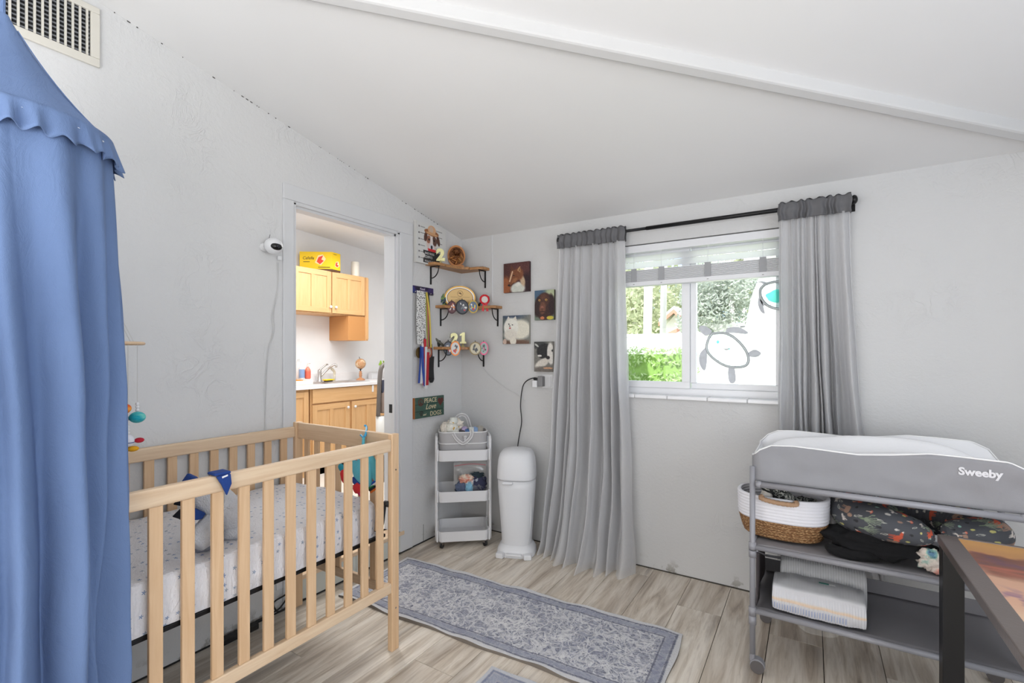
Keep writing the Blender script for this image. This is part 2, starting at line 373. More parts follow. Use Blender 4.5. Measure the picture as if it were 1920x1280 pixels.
g.l(fr.outputs[0], mx.inputs[0]); g.l(tr.outputs[0], mx.inputs[1]); g.l(gl.outputs[0], mx.inputs[2]); g.l(mx.outputs[0], g.out.inputs[0]); GLASS = g.m
obj('pane', MB().box((WX0+.08, fy0+.002, 1.212), (xm-.045, fy0+.005, 2.03)), GLASS, wi)
obj('pane', MB().box((xm+.04, fy0+.034, 1.207), (WX1-.08, fy0+.037, 2.03)), GLASS, wi)
TILE = M('white_glazed_tile', (240, 240, 242), .25)
xs = [WX0, 1.45, 1.66, 1.90, 2.12, WX1]
for a_, b_ in zip(xs[:-1], xs[1:]): obj('sill_tile', MB().box((a_+.001, -.025, 1.105), (b_-.001, .088, 1.128)), TILE, wi, bevel=.006)
# blind
bl = thing('window_blind', 'white slatted window blind pulled up above the glass', 'blind', (1.8, .03, 2.1))
BL = M('blind_slat_white', (226, 227, 230), .4, Transmission_Weight=0.)
g = NT('blind_slat_glow'); dd = g.n('BsdfDiffuse', Color=(*lin((240, 241, 244)), 1)); tt = g.n('BsdfTranslucent', Color=(*lin((250, 250, 250)), 1)); mx = g.n('MixShader'); mx.inputs[0].default_value = .72
g.l(dd.outputs[0], mx.inputs[1]); g.l(tt.outputs[0], mx.inputs[2]); g.l(mx.outputs[0], g.out.inputs[0]); SLAT = g.m
bx0, bx1 = WX0+.012, WX1-.012
obj('head_rail', MB().box((bx0, .0, 2.062), (bx1, .05, 2.108)), BL, bl, bevel=.002)
for z in (2.022, 1.981):
    mb = MB(); a = math.radians(62); c, s_ = math.cos(a)*.024, math.sin(a)*.024
    mb.px([(.028-c, z-s_), (.028-c+.003, z-s_-.001), (.028+c+.003, z+s_-.001), (.028+c, z+s_)], bx0, bx1); obj('slat', mb, SLAT, bl)
mb = MB()
for k in range(13): mb.box((bx0, .004+.001*(k % 2), 1.872+k*.0058), (bx1, .054, 1.872+k*.0058+.0035))
obj('slat_stack', mb, BL, bl, kind='stuff')
obj('bottom_rail', MB().box((bx0, .0, 1.84), (bx1, .055, 1.870)), BL, bl, bevel=.003)
for xx in (1.44, 1.62, 1.9, 2.2):
    obj('ladder_tape', MB().box((xx-.018, -.001, 1.868), (xx+.018, .001, 1.955)), M('tape_grey', (160, 161, 164), .8), bl)
    obj('cord', MB().tube([(xx, .001, 1.95), (xx, .001, 2.07)], .0015, 6), BL, bl)
    obj('plug', MB().lathe([(.005, -.002), (.005, .001)], (xx, 0, 1.853), 8), M('plug_grey', (140, 140, 142), .5), bl)
# curtain rod and curtains
rod = thing('curtain_rod', 'black curtain rod across the top of the window', 'curtain rod', (1.77, -.09, 2.19))
obj('pole', MB().tube([(.93, -.09, 2.19), (1.55, -.09, 2.19)], .0095, 12), BLACK, rod, smooth=True)
obj('pole', MB().tube([(1.55, -.09, 2.19), (2.63, -.09, 2.19)], .0125, 12), BLACK, rod, smooth=True)
for xx in (.935, 2.625):
    obj('end_cap', MB().ell((xx, -.09, 2.19), (.016, .024, .024)), BLACK, rod, smooth=True)
    obj('bracket', MB().box((xx-.008, -.085, 2.178), (xx+.008, 0, 2.19)).box((xx-.01, -.006, 2.15), (xx+.01, 0, 2.22)), BLACK, rod)
def sheer(name, rgb, tr_, tl):
    g = NT(name); v = g.coords((400, 400, 30)); f = g.noise(v, 1, 2)
    dd = g.n('BsdfDiffuse', Color=(*lin(rgb), 1)); tt = g.n('BsdfTranslucent', Color=(*lin(rgb), 1)); t3 = g.n('BsdfTransparent')
    m1 = g.n('MixShader'); m1.inputs[0].default_value = tl; m2 = g.n('MixShader'); g.l(g.math('ADD', g.math('MULTIPLY', f, .1), tr_-.05), m2.inputs[0])
    g.l(dd.outputs[0], m1.inputs[1]); g.l(tt.outputs[0], m1.inputs[2]); g.l(m1.outputs[0], m2.inputs[1]); g.l(t3.outputs[0], m2.inputs[2]); g.l(m2.outputs[0], g.out.inputs[0]); return g.m
SHEER = sheer('grey_sheer_voile', (242, 242, 243), .46, .42); LINING = sheer('grey_lining', (204, 204, 207), .10, .42)
HEADM = M('charcoal_satin', (96, 96, 99), .6, var=.06, vscale=30, bump=.2, bscale=90)
def curtain(label, x0, x1, bx0_, bx1_, bulge, seed, zb=.004):
    t = thing('curtain', label, 'curtain', ((x0+x1)/2, -.09, 0)); R = random.Random(seed)
    # irregular fold phase
    n = 19; ph = np.cumsum([.25+R.random()**2*2.2 for _ in range(n)]); ph = ph/ph[-1]
    am = [.5+R.random() for _ in range(n+2)]
    def fold(u):
        k = int(np.searchsorted(ph, u)); k = min(k, n-1); a = ph[k-1] if k else 0; b = ph[k]; s_ = min(1, max(0, (u-a)/(b-a)))
        return math.sin(PI*s_)**1.3*am[k]*(1 if k % 2 else -1)
    def body(layer):
        def fn(u, v):
            z = 2.135-(2.135-zb)*v; e = v**1.6
            x = (x0+(x1-x0)*u)*(1-e)+(bx0_+(bx1_-bx0_)*u)*e
            a = .011+.036*min(1, v*2.2); drape = noise.noise(Vector((u*6, v*2.2, seed)))*.02*v
            y = -.092-a*fold(u*.96+.02+.03*math.sin(v*3+seed)*v)*(1 if layer else .8)+drape
            y -= bulge(u)*max(0, (v-.55)/.45)**2.2
            if v > .97: y -= (v-.97)*1.0*(.5+.5*fold(u)); 
            y = min(y, -.012)
            return (x+.006*math.sin(z*9+u*20)*v, y+(0 if layer else .018), z)
        return fn
    obj('sheer_layer', MB().surf(body(1), 240, 60), SHEER, t, smooth=True)
    def lin2(u, v): p = body(0)(u*.97+.015, v*.985); return p
    obj('lining_layer', MB().surf(lin2, 160, 40), LINING, t, smooth=True)
    def head(u, v):
        z = 2.222-.095*v; a = 2*PI
        pl = math.sin(u*(x1-x0)*150+seed+1.3*math.sin(u*17))*(.35+.65*abs(math.sin(u*9+seed)))
        r = .017*(math.sin(PI*min(1, v*1.4)) if v < .6 else .9)
        return (x0-.004+(x1-x0+.008)*u+.003*math.sin(z*80+u*9), -.105-r*.3-.008*pl*(.4+v), z+.006*pl*(1-v))
    obj('header', MB().surf(head, 200, 12), HEADM, t, smooth=True, solid=.002)
    def headb(u, v): p = head(u, v); return (p[0], -.073+.004*math.sin(u*60), p[2])
    obj('header_back', MB().surf(headb, 100, 4), HEADM, t, smooth=True, solid=.002)
    obj('header_top', MB().surf(lambda u, v: (x0-.003+(x1-x0+.006)*u, -.105+.035*v-.008*(1-v)*math.sin(u*(x1-x0)*150+seed+1.3*math.sin(u*17)), 2.222+.006*math.sin(PI*v)+.004*math.sin(u*(x1-x0)*150+seed)), 200, 5), HEADM, t, smooth=True)
    return t
def bul(u): return .04+.19*math.exp(-((u-.55)/.25)**2)+.03*math.sin(u*9)
curtain('grey sheer curtain with a charcoal header, long panel pooling on the floor', .93, 1.41, .80, 1.49, bul, 3)
curtain('grey sheer curtain with a charcoal header, falling behind the changing table', 2.285, 2.61, 2.27, 2.78, lambda u: .02+.05*math.exp(-((u-.4)/.3)**2), 11)

# ------------------------------------------------------------------ outside the window
GRASS = M('pale_grass', (190, 200, 150), .9, var=.2, vscale=3)
struct('ground', MB().box((-14, .25, -.3), (14, 30, -.15)), GRASS)
def leafmass(name, blobs, n, size, mats, parent, seed):
    R = random.Random(seed); vv = []; ff = []
    for (c, r) in blobs:
        k = int(n/len(blobs))
        for _ in range(k):
            p = Vector((R.gauss(0, 1), R.gauss(0, 1), R.gauss(0, 1))).normalized()*(.55+.45*R.random()**.5)
            q = Vector((c[0]+p.x*r[0], c[1]+p.y*r[1], c[2]+p.z*r[2])); a = Vector((R.gauss(0, 1), R.gauss(0, 1), R.gauss(0, 1))).normalized(); b = a.orthogonal().normalized()
            s_ = size*(.6+.8*R.random()); o = len(vv); vv += [q-a*s_, q+b*s_*.45, q+a*s_, q-b*s_*.45]; ff.append((o, o+1, o+2, o+3))
    mb = MB(); mb.v = [tuple(p) for p in vv]; mb.f = ff
    return obj(name, mb, mats, parent, kind='stuff')
def leafm(name, a, b):
    t = NT(name); v = t.coords(); f = t.noise(v, 3, 4); c = t.mix(f, lin(a), lin(b)); dd = t.n('BsdfDiffuse'); tt = t.n('BsdfTranslucent'); mx = t.n('MixShader'); mx.inputs[0].default_value = .45
    t.l(c, dd.inputs[0]); t.l(c, tt.inputs[0]); t.l(dd.outputs[0], mx.inputs[1]); t.l(tt.outputs[0], mx.inputs[2]); t.l(mx.outputs[0], t.out.inputs[0]); return t.m
HEDGE = leafm('hedge_leaves', (150, 176, 118), (196, 208, 164)); TREE = leafm('tree_leaves', (168, 176, 140), (206, 206, 178)); TREE2 = leafm('dark_tree_leaves', (160, 168, 162), (206, 210, 192))
BARK = M('pale_bark', (214, 208, 200), .9, var=.1); WHB = M('white_render_wall', (240, 240, 238), .8); ROOF = M('terracotta_edge', (190, 130, 108), .8); SHIN = M('pale_roof_sheet', (226, 220, 214), .8)
he = thing('hedge', 'leafy green hedge outside the left window pane', 'hedge', (.4, 4.2, -.15))
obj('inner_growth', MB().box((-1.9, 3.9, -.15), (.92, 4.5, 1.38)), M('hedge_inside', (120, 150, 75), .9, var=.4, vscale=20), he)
leafmass('foliage', [((-1.5+.2*k+.05*(k % 3), 3.95+.1*(j % 2), -.1+.18*j), (.2, .18, .15)) for k in range(13) for j in range(9)], 11000, .035, HEDGE, he, 4)
fe = thing('garden_wall', 'low white rendered wall beyond the hedge', 'wall', (-1, 8, -.15))
obj('wall_face', MB().box((-8, 8.0, -.15), (6, 8.15, 1.78)), WHB, fe); obj('coping', MB().box((-8, 7.97, 1.78), (6, 8.18, 1.84)), WHB, fe)
ho = thing('neighbour_house', 'white gabled house with terracotta roof edge beyond the garden wall', 'house', (-.6, 12, -.15))
pk = on_y(1268, 582, 12); lf = on_y(1240, 606, 12)
rt = (2*pk[0]-lf[0], 12, lf[2]-.1)
obj('gable_wall', MB().py([(lf[0]+.15, -.15), (rt[0]-.1, -.15), (rt[0]-.1, rt[2]), (pk[0], pk[2]-.08), (lf[0]+.15, lf[2]-.05)], 12, 15), WHB, ho)
for (p0, p1) in ((lf, pk), (pk, rt)):
    v0, v1 = Vector(p0), Vector(p1)
    obj('roof_slope', MB().py([(v0.x, v0.z), (v1.x, v1.z), (v1.x, v1.z+.12), (v0.x, v0.z+.12)], 11.7, 15.2), SHIN, ho)
    obj('barge_board', MB().py([(v0.x, v0.z-.1), (v1.x, v1.z-.1), (v1.x, v1.z+.02), (v0.x, v0.z+.02)], 11.66, 11.72), ROOF, ho)
l2 = on_y(1250, 628, 11.6); r2 = on_y(1286, 610, 11.6)
obj('lower_roof', MB().py([(l2[0], l2[2]-.08), (r2[0], r2[2]-.08), (r2[0], r2[2]+.04), (l2[0], l2[2]+.04)], 11.5, 11.6), ROOF, ho)
nb = thing('neighbour_wall', 'tall white rendered building seen through the right pane', 'building', (2.2, 6.2, -.15))
e0 = on_y(1392, 640, 6.2); e1 = on_y(1408, 560, 6.2); e2 = on_y(1428, 505, 6.2)
obj('side_wall', MB().py([(e0[0], -.15), (4.5, -.15), (4.5, 4.2), (e2[0]+.5, 4.2), (e2[0], e2[2]), (e1[0], e1[2]), (e0[0], e0[2])], 6.2, 6.8), WHB, nb)
obj('eave', MB().py([(e2[0]-.25, e2[2]+.05), (4.6, e2[2]+.9), (4.6, e2[2]+1.05), (e2[0]-.25, e2[2]+.2)], 5.9, 6.9), WHB, nb)
for k, (u, w_) in enumerate(((1214, .16), (1243, .12))):
    pt = thing('palm_tree', ['palm with a thick pale trunk beyond the garden wall', 'palm with a thin pale trunk near the gabled house'][k], 'tree', on_y(u, 700, 9.5+k)[:2]+(-.15,))
    bx = on_y(u, 640, 9.5+k); tx = on_y(u+5, 480, 9.5+k)
    obj('trunk', MB().tube([(bx[0], bx[1], -.15), bx, (tx[0], tx[1], tx[2]+1.8)], w_*.7, 10), BARK, pt, smooth=True)
    leafmass('frond', [((tx[0]+.7*math.cos(a), tx[1]+.5*math.sin(a), tx[2]+1.7), (.4, .3, .2)) for a in (0, 1.2, 2.4, 3.7, 5)], 900, .14, TREE, pt, 8+k)
def tree(label, u, v, y, r, m, seed, n=3200, size=.09):
    c = on_y(u, v, y); t = thing('garden_tree', label, 'tree', (c[0], y, -.15))
    obj('trunk', MB().tube([(c[0], y, -.15), (c[0]+.05, y, c[2]*.5), (c[0], y, c[2])], [r*.1, r*.08, r*.04], 8), BARK, t, smooth=True)
    R = random.Random(seed); bl_ = [((c[0]+R.uniform(-.7, .7)*r, y+R.uniform(-.5, .5)*r, c[2]+R.uniform(-.8, .7)*r), (r*.55, r*.5, r*.42)) for _ in range(8)]
    leafmass('crown', bl_, n, size, m, t, seed)
tree('pale feathery tree at the left edge of the left window pane', 1190, 565, 17, 2.2, TREE, 1, 6000, .12)
tree('yellow green tree behind the palm trunks', 1232, 560, 24, 3.0, TREE, 2, 7000, .14)
tree('dark leafy tree filling the top of the right pane', 1372, 560, 9.6, 1.15, TREE2, 3, 9000, .05)
tree('pale leafy tree low in the right pane beside the mullion', 1322, 592, 18, 1.3, TREE, 5)
tree('yellow green tree top under the blind in the right pane', 1392, 520, 16, 1.8, TREE, 6)

# ------------------------------------------------------------------ crib
CX0, CX1, CY1, CY0 = .0, .776, -1.474, -2.80
cr = thing('crib', 'light pine baby crib with straight slats along the left wall', 'crib', (.39, -2.14, 0))
pz_ = 1.018
def bxo(nm, lo, hi, ax, bev=.004): return obj(nm, MB().box(lo, hi), PINE[ax], cr, bevel=bev)
for ye in (CY1, CY0):
    s0, s1 = (ye-.045, ye) if ye == CY1 else (ye, ye+.045)
    for x0 in (CX1-.03, CX0+.006): bxo('post', (x0, s0, 0), (x0+.03, s1, pz_), 2)
    bxo('end_top_rail', (CX0+.036, s0+.012, .93), (CX1-.03, s1-.012, 1.016), 0)
    bxo('end_bottom_rail', (CX0+.036, s0+.012, .25), (CX1-.03, s1-.012, .297), 0)
    for k in range(7):
        xx = .105+k*.0865; bxo('slat', (xx-.019, s0+.017, .297), (xx+.019, s1-.017, .93), 2, .002)
for xr in (CX1-.03, CX0+.006):
    side = xr > .4
    xa, xb = (xr+.002, xr+.028)
    bxo('side_top_rail', (xa, CY0+.045, .938), (xb, CY1-.045, .995), 1, .006)
    bxo('side_bottom_rail', (xa, CY0+.045, .277), (xb, CY1-.045, .324), 1)
    for k in range(14):
        yy = CY1-.107-k*.0885; bxo('slat', (xa+.006, yy-.0185, .324), (xb-.006, yy+.0185, .938), 2, .002)
for zz in (.95, .30, .245): obj('bolt', MB().tube([(CX1-.016, CY1, zz), (CX1-.016, CY1+.003, zz)], .0055, 10), BLACK, cr)
for zz in (.30, .95): obj('bolt', MB().tube([(CX1, CY1-.022, zz-.1), (CX1+.002, CY1-.022, zz-.1)], .004, 8), CHROME, cr)
obj('mattress_base', MB().box((CX0+.045, CY0+.05, .535), (CX1-.038, CY1-.05, .55)), BLACK, cr, bevel=.002)
for xx in (CX1-.05, CX0+.05):
    obj('bracket', MB().tube([(xx, CY1-.045, .685), (xx, CY1-.06, .6), (xx, CY1-.085, .545)], .010, 8), BLACK, cr)
obj('knob', MB().tube([(CX1-.045, CY1-.047, .69), (CX1-.022, CY1-.047, .69)], .014, 14), BLKP, cr, smooth=True)
# mattress with muslin sheet
def muslin():
    t = NT('star_muslin'); tcn = t.n('TexCoord'); sp = t.n('SeparateXYZ'); t.l(tcn.outputs['Object'], sp.inputs[0])
    cm = t.n('CombineXYZ'); t.l(t.math('MULTIPLY', sp.outputs[1], 30.), cm.inputs[0]); t.l(t.math('MULTIPLY', t.math('ADD', sp.outputs[0], sp.outputs[2]), 30.), cm.inputs[1])
    vo = t.n('TexVoronoi', Scale=1.0, Randomness=.75, voronoi_dimensions='2D'); t.l(cm.outputs[0], vo.inputs['Vector'])
    sb = t.n('VectorMath', operation='SUBTRACT'); t.l(cm.outputs[0], sb.inputs[0]); t.l(vo.outputs['Position'], sb.inputs[1]); s2 = t.n('SeparateXYZ'); t.l(sb.outputs[0], s2.inputs[0])
    an = t.math('ARCTAN2', s2.outputs[1], s2.outputs[0]); ln_ = t.n('VectorMath', operation='LENGTH'); t.l(sb.outputs[0], ln_.inputs[0])
    rad = t.math('ADD', t.math('MULTIPLY', t.math('COSINE', t.math('MULTIPLY', an, 5.)), .075), .13)
    star = t.math('LESS_THAN', ln_.outputs['Value'], rad)
    s3 = t.n('SeparateColor'); t.l(vo.outputs['Color'], s3.inputs[0]); star = t.math('MULTIPLY', star, t.math('GREATER_THAN', s3.outputs[0], .42))
    c = t.mix(star, lin((228, 227, 231)), t.mix(s3.outputs[1], lin((120, 145, 190)), lin((150, 160, 172))))
    t.l(c, t.b.inputs['Base Color']); t.b.inputs['Roughness'].default_value = .9
    v = t.coords((1, 1, .35)); w = t.noise(v, 90, 3, .6, 1.); w2 = t.noise(t.coords((1, 1.6, .6)), 16, 3)
    t.bump(t.math('ADD', t.math('MULTIPLY', w, .9), w2), .8, .010); return t.m
MUS = muslin()
ma = thing('crib_mattress', 'crib mattress in a white muslin sheet with small blue stars', 'mattress', (.39, -2.14, .55))
mx0, mx1, my0, my1, mz0, mz1 = .045, .735, -2.745, -1.53, .552, .708
def matt(u, v):   # u around, v from the bottom edge over the rim to the middle of the top
    cx, cy = (mx0+mx1)/2, (my0+my1)/2; hx, hy = (mx1-mx0)/2, (my1-my0)/2
    a = 2*PI*u; ca, sa = math.cos(a), math.sin(a); q = (abs(ca)**9+abs(sa)**9)**(-1/9)
    if v < .3: t = v/.3; k = 1+.012*math.sin(PI*t); z = mz0+(mz1-.03-mz0)*t
    elif v < .45: t = (v-.3)/.15*PI/2; k = 1-.04*(1-math.cos(t)); z = mz1-.03+.03*math.sin(t)
    else: t = (v-.45)/.55; k = .96*(1-t); z = mz1+.006*math.sin(t*PI)
    px, py = cx+hx*ca*q*k, cy+hy*sa*q*k
    nz_ = noise.noise(Vector((px*14, py*14, z*14)))*.007+noise.noise(Vector((px*4, py*5, 3)))*.008*(v > .35)
    return (px+(nz_ if v < .4 else 0)*ca, py+(nz_ if v < .4 else 0)*sa, z+(nz_ if v >= .3 else 0))
obj('fitted_sheet', MB().surf(matt, 260, 60, True), MUS, ma, smooth=True)
obj('elastic_hem', MB().box((mx0+.012, my0+.015, .551), (mx1-.012, my1-.015, .556)), MUS, ma)

# plush animal on the mattress and the crib rail
FURG = M('grey_plush_fur', (208, 211, 218), .95, var=.12, vscale=60, bump=1., bscale=220, dist=.006); FURD = M('dark_grey_plush', (126, 130, 142), .95, bump=.8, bscale=220)
NAVY = M('navy_felt', (28, 62, 132), .9, bump=.4, bscale=200); NAVB = M('black_felt', (24, 26, 36), .9)
pl = thing('plush_shark', 'grey plush toy with navy fins sitting upright on the mattress behind the front slats', 'plush toy', (.6, -2.2, .71))
P3 = lambda u, v, x: on_x(u, v, x)
b = P3(420, 975, .57); obj('body', MB().ell((b[0], b[1], .80), (.075, .062, .12), Matrix.Rotation(math.radians(22), 3, 'X'), 20, 14, .12, 9), FURG, pl, smooth=True)
h = P3(388, 935, .6); obj('head', MB().ell((h[0], h[1], h[2]), (.06, .055, .06), None, 18, 12, .12, 9, 3), FURG, pl, smooth=True)
for k, (u0, v0, u1, v1) in enumerate(((352, 940, 326, 945), (350, 965, 324, 968))):
    p0, p1 = P3(u0, v0, .6), P3(u1, v1, .6); obj('claw', MB().tube([p0, tuple((Vector(p0)+Vector(p1))/2+Vector((0, 0, .006))), p1], [.024, .017, .002], 10), NAVB, pl, smooth=True)
p0, p1 = P3(372, 905, .56), P3(352, 893, .56)
mb = MB(); q0 = [P3(u, v, .555) for u, v in ((334, 908), (351, 884), (371, 893), (367, 912))]; obj('ear_fin', MB().add(q0+[(x+.03, y, z-.01) for x, y, z in q0], [(3, 2, 1, 0), (4, 5, 6, 7), (0, 1, 5, 4), (1, 2, 6, 5), (2, 3, 7, 6), (3, 0, 4, 7)]), NAVY, pl, bevel=.008)
q0 = [P3(u, v, .655) for u, v in ((366, 952), (388, 962), (380, 974), (364, 976))]; obj('collar', MB().add(q0+[(x-.04, y, z) for x, y, z in q0], [(3, 2, 1, 0), (4, 5, 6, 7), (0, 1, 5, 4), (1, 2, 6, 5), (2, 3, 7, 6), (3, 0, 4, 7)]), NAVY, pl, bevel=.006)
obj('flipper', MB().tube(smoothpath([P3(398, 972, .64), P3(384, 1000, .66), P3(366, 1022, .67)]), [.03+.012*math.sin(i/12*PI) for i in range(13)], 12), FURG, pl, smooth=True)
c = P3(385, 1038, .62); obj('foot', MB().ell((c[0], c[1], .735), (.06, .05, .028), Matrix.Rotation(.3, 3, 'X'), 18, 10, .1, 7), FURD, pl, smooth=True)
c = P3(452, 1000, .62); obj('foot', MB().ell((c[0]-.02, c[1]-.02, .735), (.07, .05, .03), None, 18, 10, .1, 7), FURG, pl, smooth=True)
obj('arm', MB().tube(smoothpath([P3(425, 945, .62), P3(445, 965, .62), P3(452, 985, .62)]), .022, 12), FURG, pl, smooth=True)
fn_ = thing('felt_fin', 'navy felt fin with a white tag draped over the front crib rail', 'toy fin', (.77, -2.1, .99))
q0 = [P3(u, v, .781) for u, v in ((403, 893), (430, 886), (432, 905), (423, 928), (413, 908))]
obj('cloth', MB().add(q0+[(x+.012, y, z) for x, y, z in q0], [(4, 3, 2, 1, 0), (5, 6, 7, 8, 9)]+[(i, (i+1) % 5, 5+(i+1) % 5, 5+i) for i in range(5)]), NAVY, fn_, bevel=.004)
a_, b_ = P3(403, 893, .781), P3(430, 886, .781)
obj('fold', MB().box((.738, a_[1]-.004, .9965), (.79, b_[1]+.002, 1.006)), NAVY, fn_, bevel=.004)
q1 = [P3(u, v, .7945) for u, v in ((416, 893.5), (427, 889), (427.5, 892), (417, 896.5))]; obj('tag', MB().add(q1, [(3, 2, 1, 0)]), M('tag_white', (235, 235, 238), .8), fn_)

# teal activity toy hung from the end rail
TEAL = M('teal_plush', (96, 186, 204), .85, var=.08, bump=.4, bscale=160); RED = M('red_plush', (206, 40, 46), .85, var=.15, bump=.5, bscale=150); TEALD = M('dark_teal_cloth', (38, 140, 160), .85); BLUC = M('blue_clip', (62, 160, 204), .3)
ty = thing('hanging_plush_toy', 'teal and red plush activity toy hanging inside the far end of the crib', 'plush toy', (.6, -1.56, .72))
Yt = -1.575; T3 = lambda u, v, y=Yt: on_y(u, v, y)
obj('link_clip', MB().tube(smoothpath([T3(683, 797, -1.465), T3(687, 800, -1.462), T3(686, 812, -1.51), T3(681, 822, -1.52)], 5), .0055, 8), BLUC, ty, smooth=True)
obj('clip_end', MB().tube([T3(676, 815, -1.525), T3(681, 820, -1.525), T3(686, 816, -1.525)], .005, 8), BLUC, ty, smooth=True)
obj('strap', MB().tube([T3(682, 820, -1.53), T3(681, 835, -1.54), T3(681, 850)], .007, 8), TEAL, ty, smooth=True)
c = T3(680, 878); obj('body', MB().ell(c, (.062, .035, .095), Matrix.Rotation(math.radians(-18), 3, 'Y'), 20, 14, .06, 6), TEAL, ty, smooth=True)
c = T3(699, 876, -1.56); obj('side_fin', MB().ell(c, (.03, .02, .07), Matrix.Rotation(math.radians(-25), 3, 'Y'), 14, 10), TEAL, ty, smooth=True)
c = T3(641, 877); obj('tail_fin', MB().ell(c, (.026, .012, .018), Matrix.Rotation(.5, 3, 'Y'), 14, 8), TEALD, ty, smooth=True)
c = T3(646, 892); obj('claw', MB().ell(c, (.024, .016, .04), Matrix.Rotation(-.25, 3, 'Y'), 14, 8, .2), RED, ty, smooth=True)
c = T3(672, 915, -1.6); obj('claw', MB().ell(c, (.034, .02, .026), Matrix.Rotation(.15, 3, 'Y'), 16, 8, .25), RED, ty, smooth=True)
c = T3(676, 924, -1.6); obj('ribbon', MB().ell(c, (.014, .01, .022), Matrix.Rotation(-.6, 3, 'Y'), 10, 6), M('magenta_cloth', (196, 30, 100), .8), ty, smooth=True)
c = T3(672, 905, -1.59); obj('apron', MB().ell(c, (.045, .02, .02), Matrix.Rotation(.5, 3, 'Y'), 14, 8), NAVY, ty, smooth=True)
t_ = NT('spotted_red_cloth'); vo = t_.n('TexVoronoi', Scale=160.); t_.l(t_.coords(), vo.inputs['Vector']); t_.l(t_.mix(t_.math('LESS_THAN', vo.outputs['Distance'], .35), lin((190, 36, 44)), lin((120, 200, 190))), t_.b.inputs['Base Color'])
c = T3(699, 893, -1.56); obj('spotted_wing', MB().ell(c, (.028, .014, .03), Matrix.Rotation(.2, 3, 'Y'), 14, 8), t_.m, ty, smooth=True)
STR = []
for k, cc in enumerate(((240, 190, 40), (40, 90, 190), (235, 235, 235), (30, 150, 90), (40, 40, 44), (230, 120, 40))):
    c = T3(697+2.2*(k % 3), 902+3.4*k, -1.565); obj('striped_leg', MB().tube([(c[0]-.022, c[1], c[2]-.012), (c[0]+.016, c[1], c[2]+.012)], .0055, 8), M('leg_%d' % k, cc, .8), ty, smooth=True)
for k in range(3):
    c = T3(668+6*k, 861-2*k, -1.612); obj('embroidered_flower', MB().ell(c, (.005, .004, .005), None, 8, 6), RED, ty, smooth=True)

# ------------------------------------------------------------------ canopy and mobile
BLUE = NT('blue_cotton'); v = BLUE.coords(); f = BLUE.noise(v, 3, 3)
BLUE.l(BLUE.mix(f, lin((94, 116, 156)), lin((106, 129, 170))), BLUE.b.inputs['Base Color']); BLUE.b.inputs['Roughness'].default_value = .9
BLUE.bump(BLUE.math('ADD', BLUE.math('MULTIPLY', BLUE.noise(v, 600, 2), .15), BLUE.noise(BLUE.coords((1, 1, .5)), 17, 5, .6, 1.6)), .35, .012); BLUE = BLUE.m
KX, KY, KR, KZ = .55, -2.745, .232, 2.0
ca = thing('bed_canopy', 'blue cotton bed canopy with a ruffled hoop hanging over the crib', 'canopy', (KX, KY, 0))
apx = (KX, KY, 2.33)
obj('hanging_cord', MB().tube([(KX, KY, 2.30), (KX, KY, zc(KY)-.01)], .006, 8), BLUE, ca)
obj('ceiling_hook', MB().lathe([(.012, -.02), (.02, 0)], (KX, KY, zc(KY)), 12), WPLAST, ca)
def cone(u, v):
    a = 2*PI*u; r = .012+(KR-.012)*v**1.03; rr = r*(1+.02*v*math.sin(a*9)+.012*math.sin(a*4+v*5)); z = apx[2]-(apx[2]-KZ-.02)*v**.93-.018*math.sin(PI*v)
    return (KX+rr*math.cos(a), KY+rr*math.sin(a), z)
obj('top_cone', MB().surf(cone, 120, 24, True), BLUE, ca, smooth=True)
for k in range(5):
    a = k*2*PI/5-.45; obj('seam', MB().tube([(KX+(.012+(KR-.012)*t)*1.01*math.cos(a), KY+(.012+(KR-.012)*t)*1.01*math.sin(a), cone(0, t)[2]+.002) for t in [i/10 for i in range(1, 11)]], .0018, 5), BLUE, ca)
def ruff(u, v):
    a = 2*PI*u; w_ = math.sin(a*23+1.5*math.sin(a*5))+.5*math.sin(a*37+1)
    r = KR+.004+.014*v+.009*v*w_; z = KZ+.030-.074*v+.007*v*math.sin(a*31)
    return (KX+r*math.cos(a), KY+r*math.sin(a), z)
obj('ruffle', MB().surf(ruff, 420, 8, True), BLUE, ca, smooth=True, solid=.0015)
def drape(u, v):
    # u 0: edge nearest the window, 1: far edge behind the crib end
    a = math.radians(86)-u*math.radians(268); tx, ty_ = KX+KR*.985*math.cos(a), KY+KR*.985*math.sin(a)
    B_ = [(.80, -2.565), (.825, -2.615), (.86, -2.68), (.88, -2.78), (.88, -2.88), (.80, -2.95), (.6, -2.97), (.3, -2.95), (.1, -2.92)]
    s_ = u*(len(B_)-1); i_ = min(int(s_), len(B_)-2); fr_ = s_-i_; bx = B_[i_][0]*(1-fr_)+B_[i_+1][0]*fr_; by = B_[i_][1]*(1-fr_)+B_[i_+1][1]*fr_
    z = KZ-.005-(KZ-.02)*v; e = min(1, v/.58); e = e*e*(3-2*e)*.94+.06*v
    if u < .12: e = min(1, e*1.0)
    x, y = tx*(1-e)+bx*e, ty_*(1-e)+by*e
    n_ = Vector((math.cos(a), math.sin(a)));
    am = .006+.027*min(1, v*2.8); ff = math.sin(u*75+1.4*math.sin(u*11)+.8*math.sin(v*4))*am*.75+abs(math.sin(u*21+2+v*1.2))*am*1.3-am*.6+noise.noise(Vector((u*18, v*7, 2)))*.014*min(1, v*2)
    return (x+n_.x*ff, y+n_.y*ff, z)
obj('drape', MB().surf(drape, 330, 90), BLUE, ca, smooth=True)
obj('hoop', MB().tube([(KX+KR*math.cos(2*PI*i/40), KY+KR*math.sin(2*PI*i/40), KZ+.005) for i in range(40)], .006, 8, closed=True), WPLAST, ca)
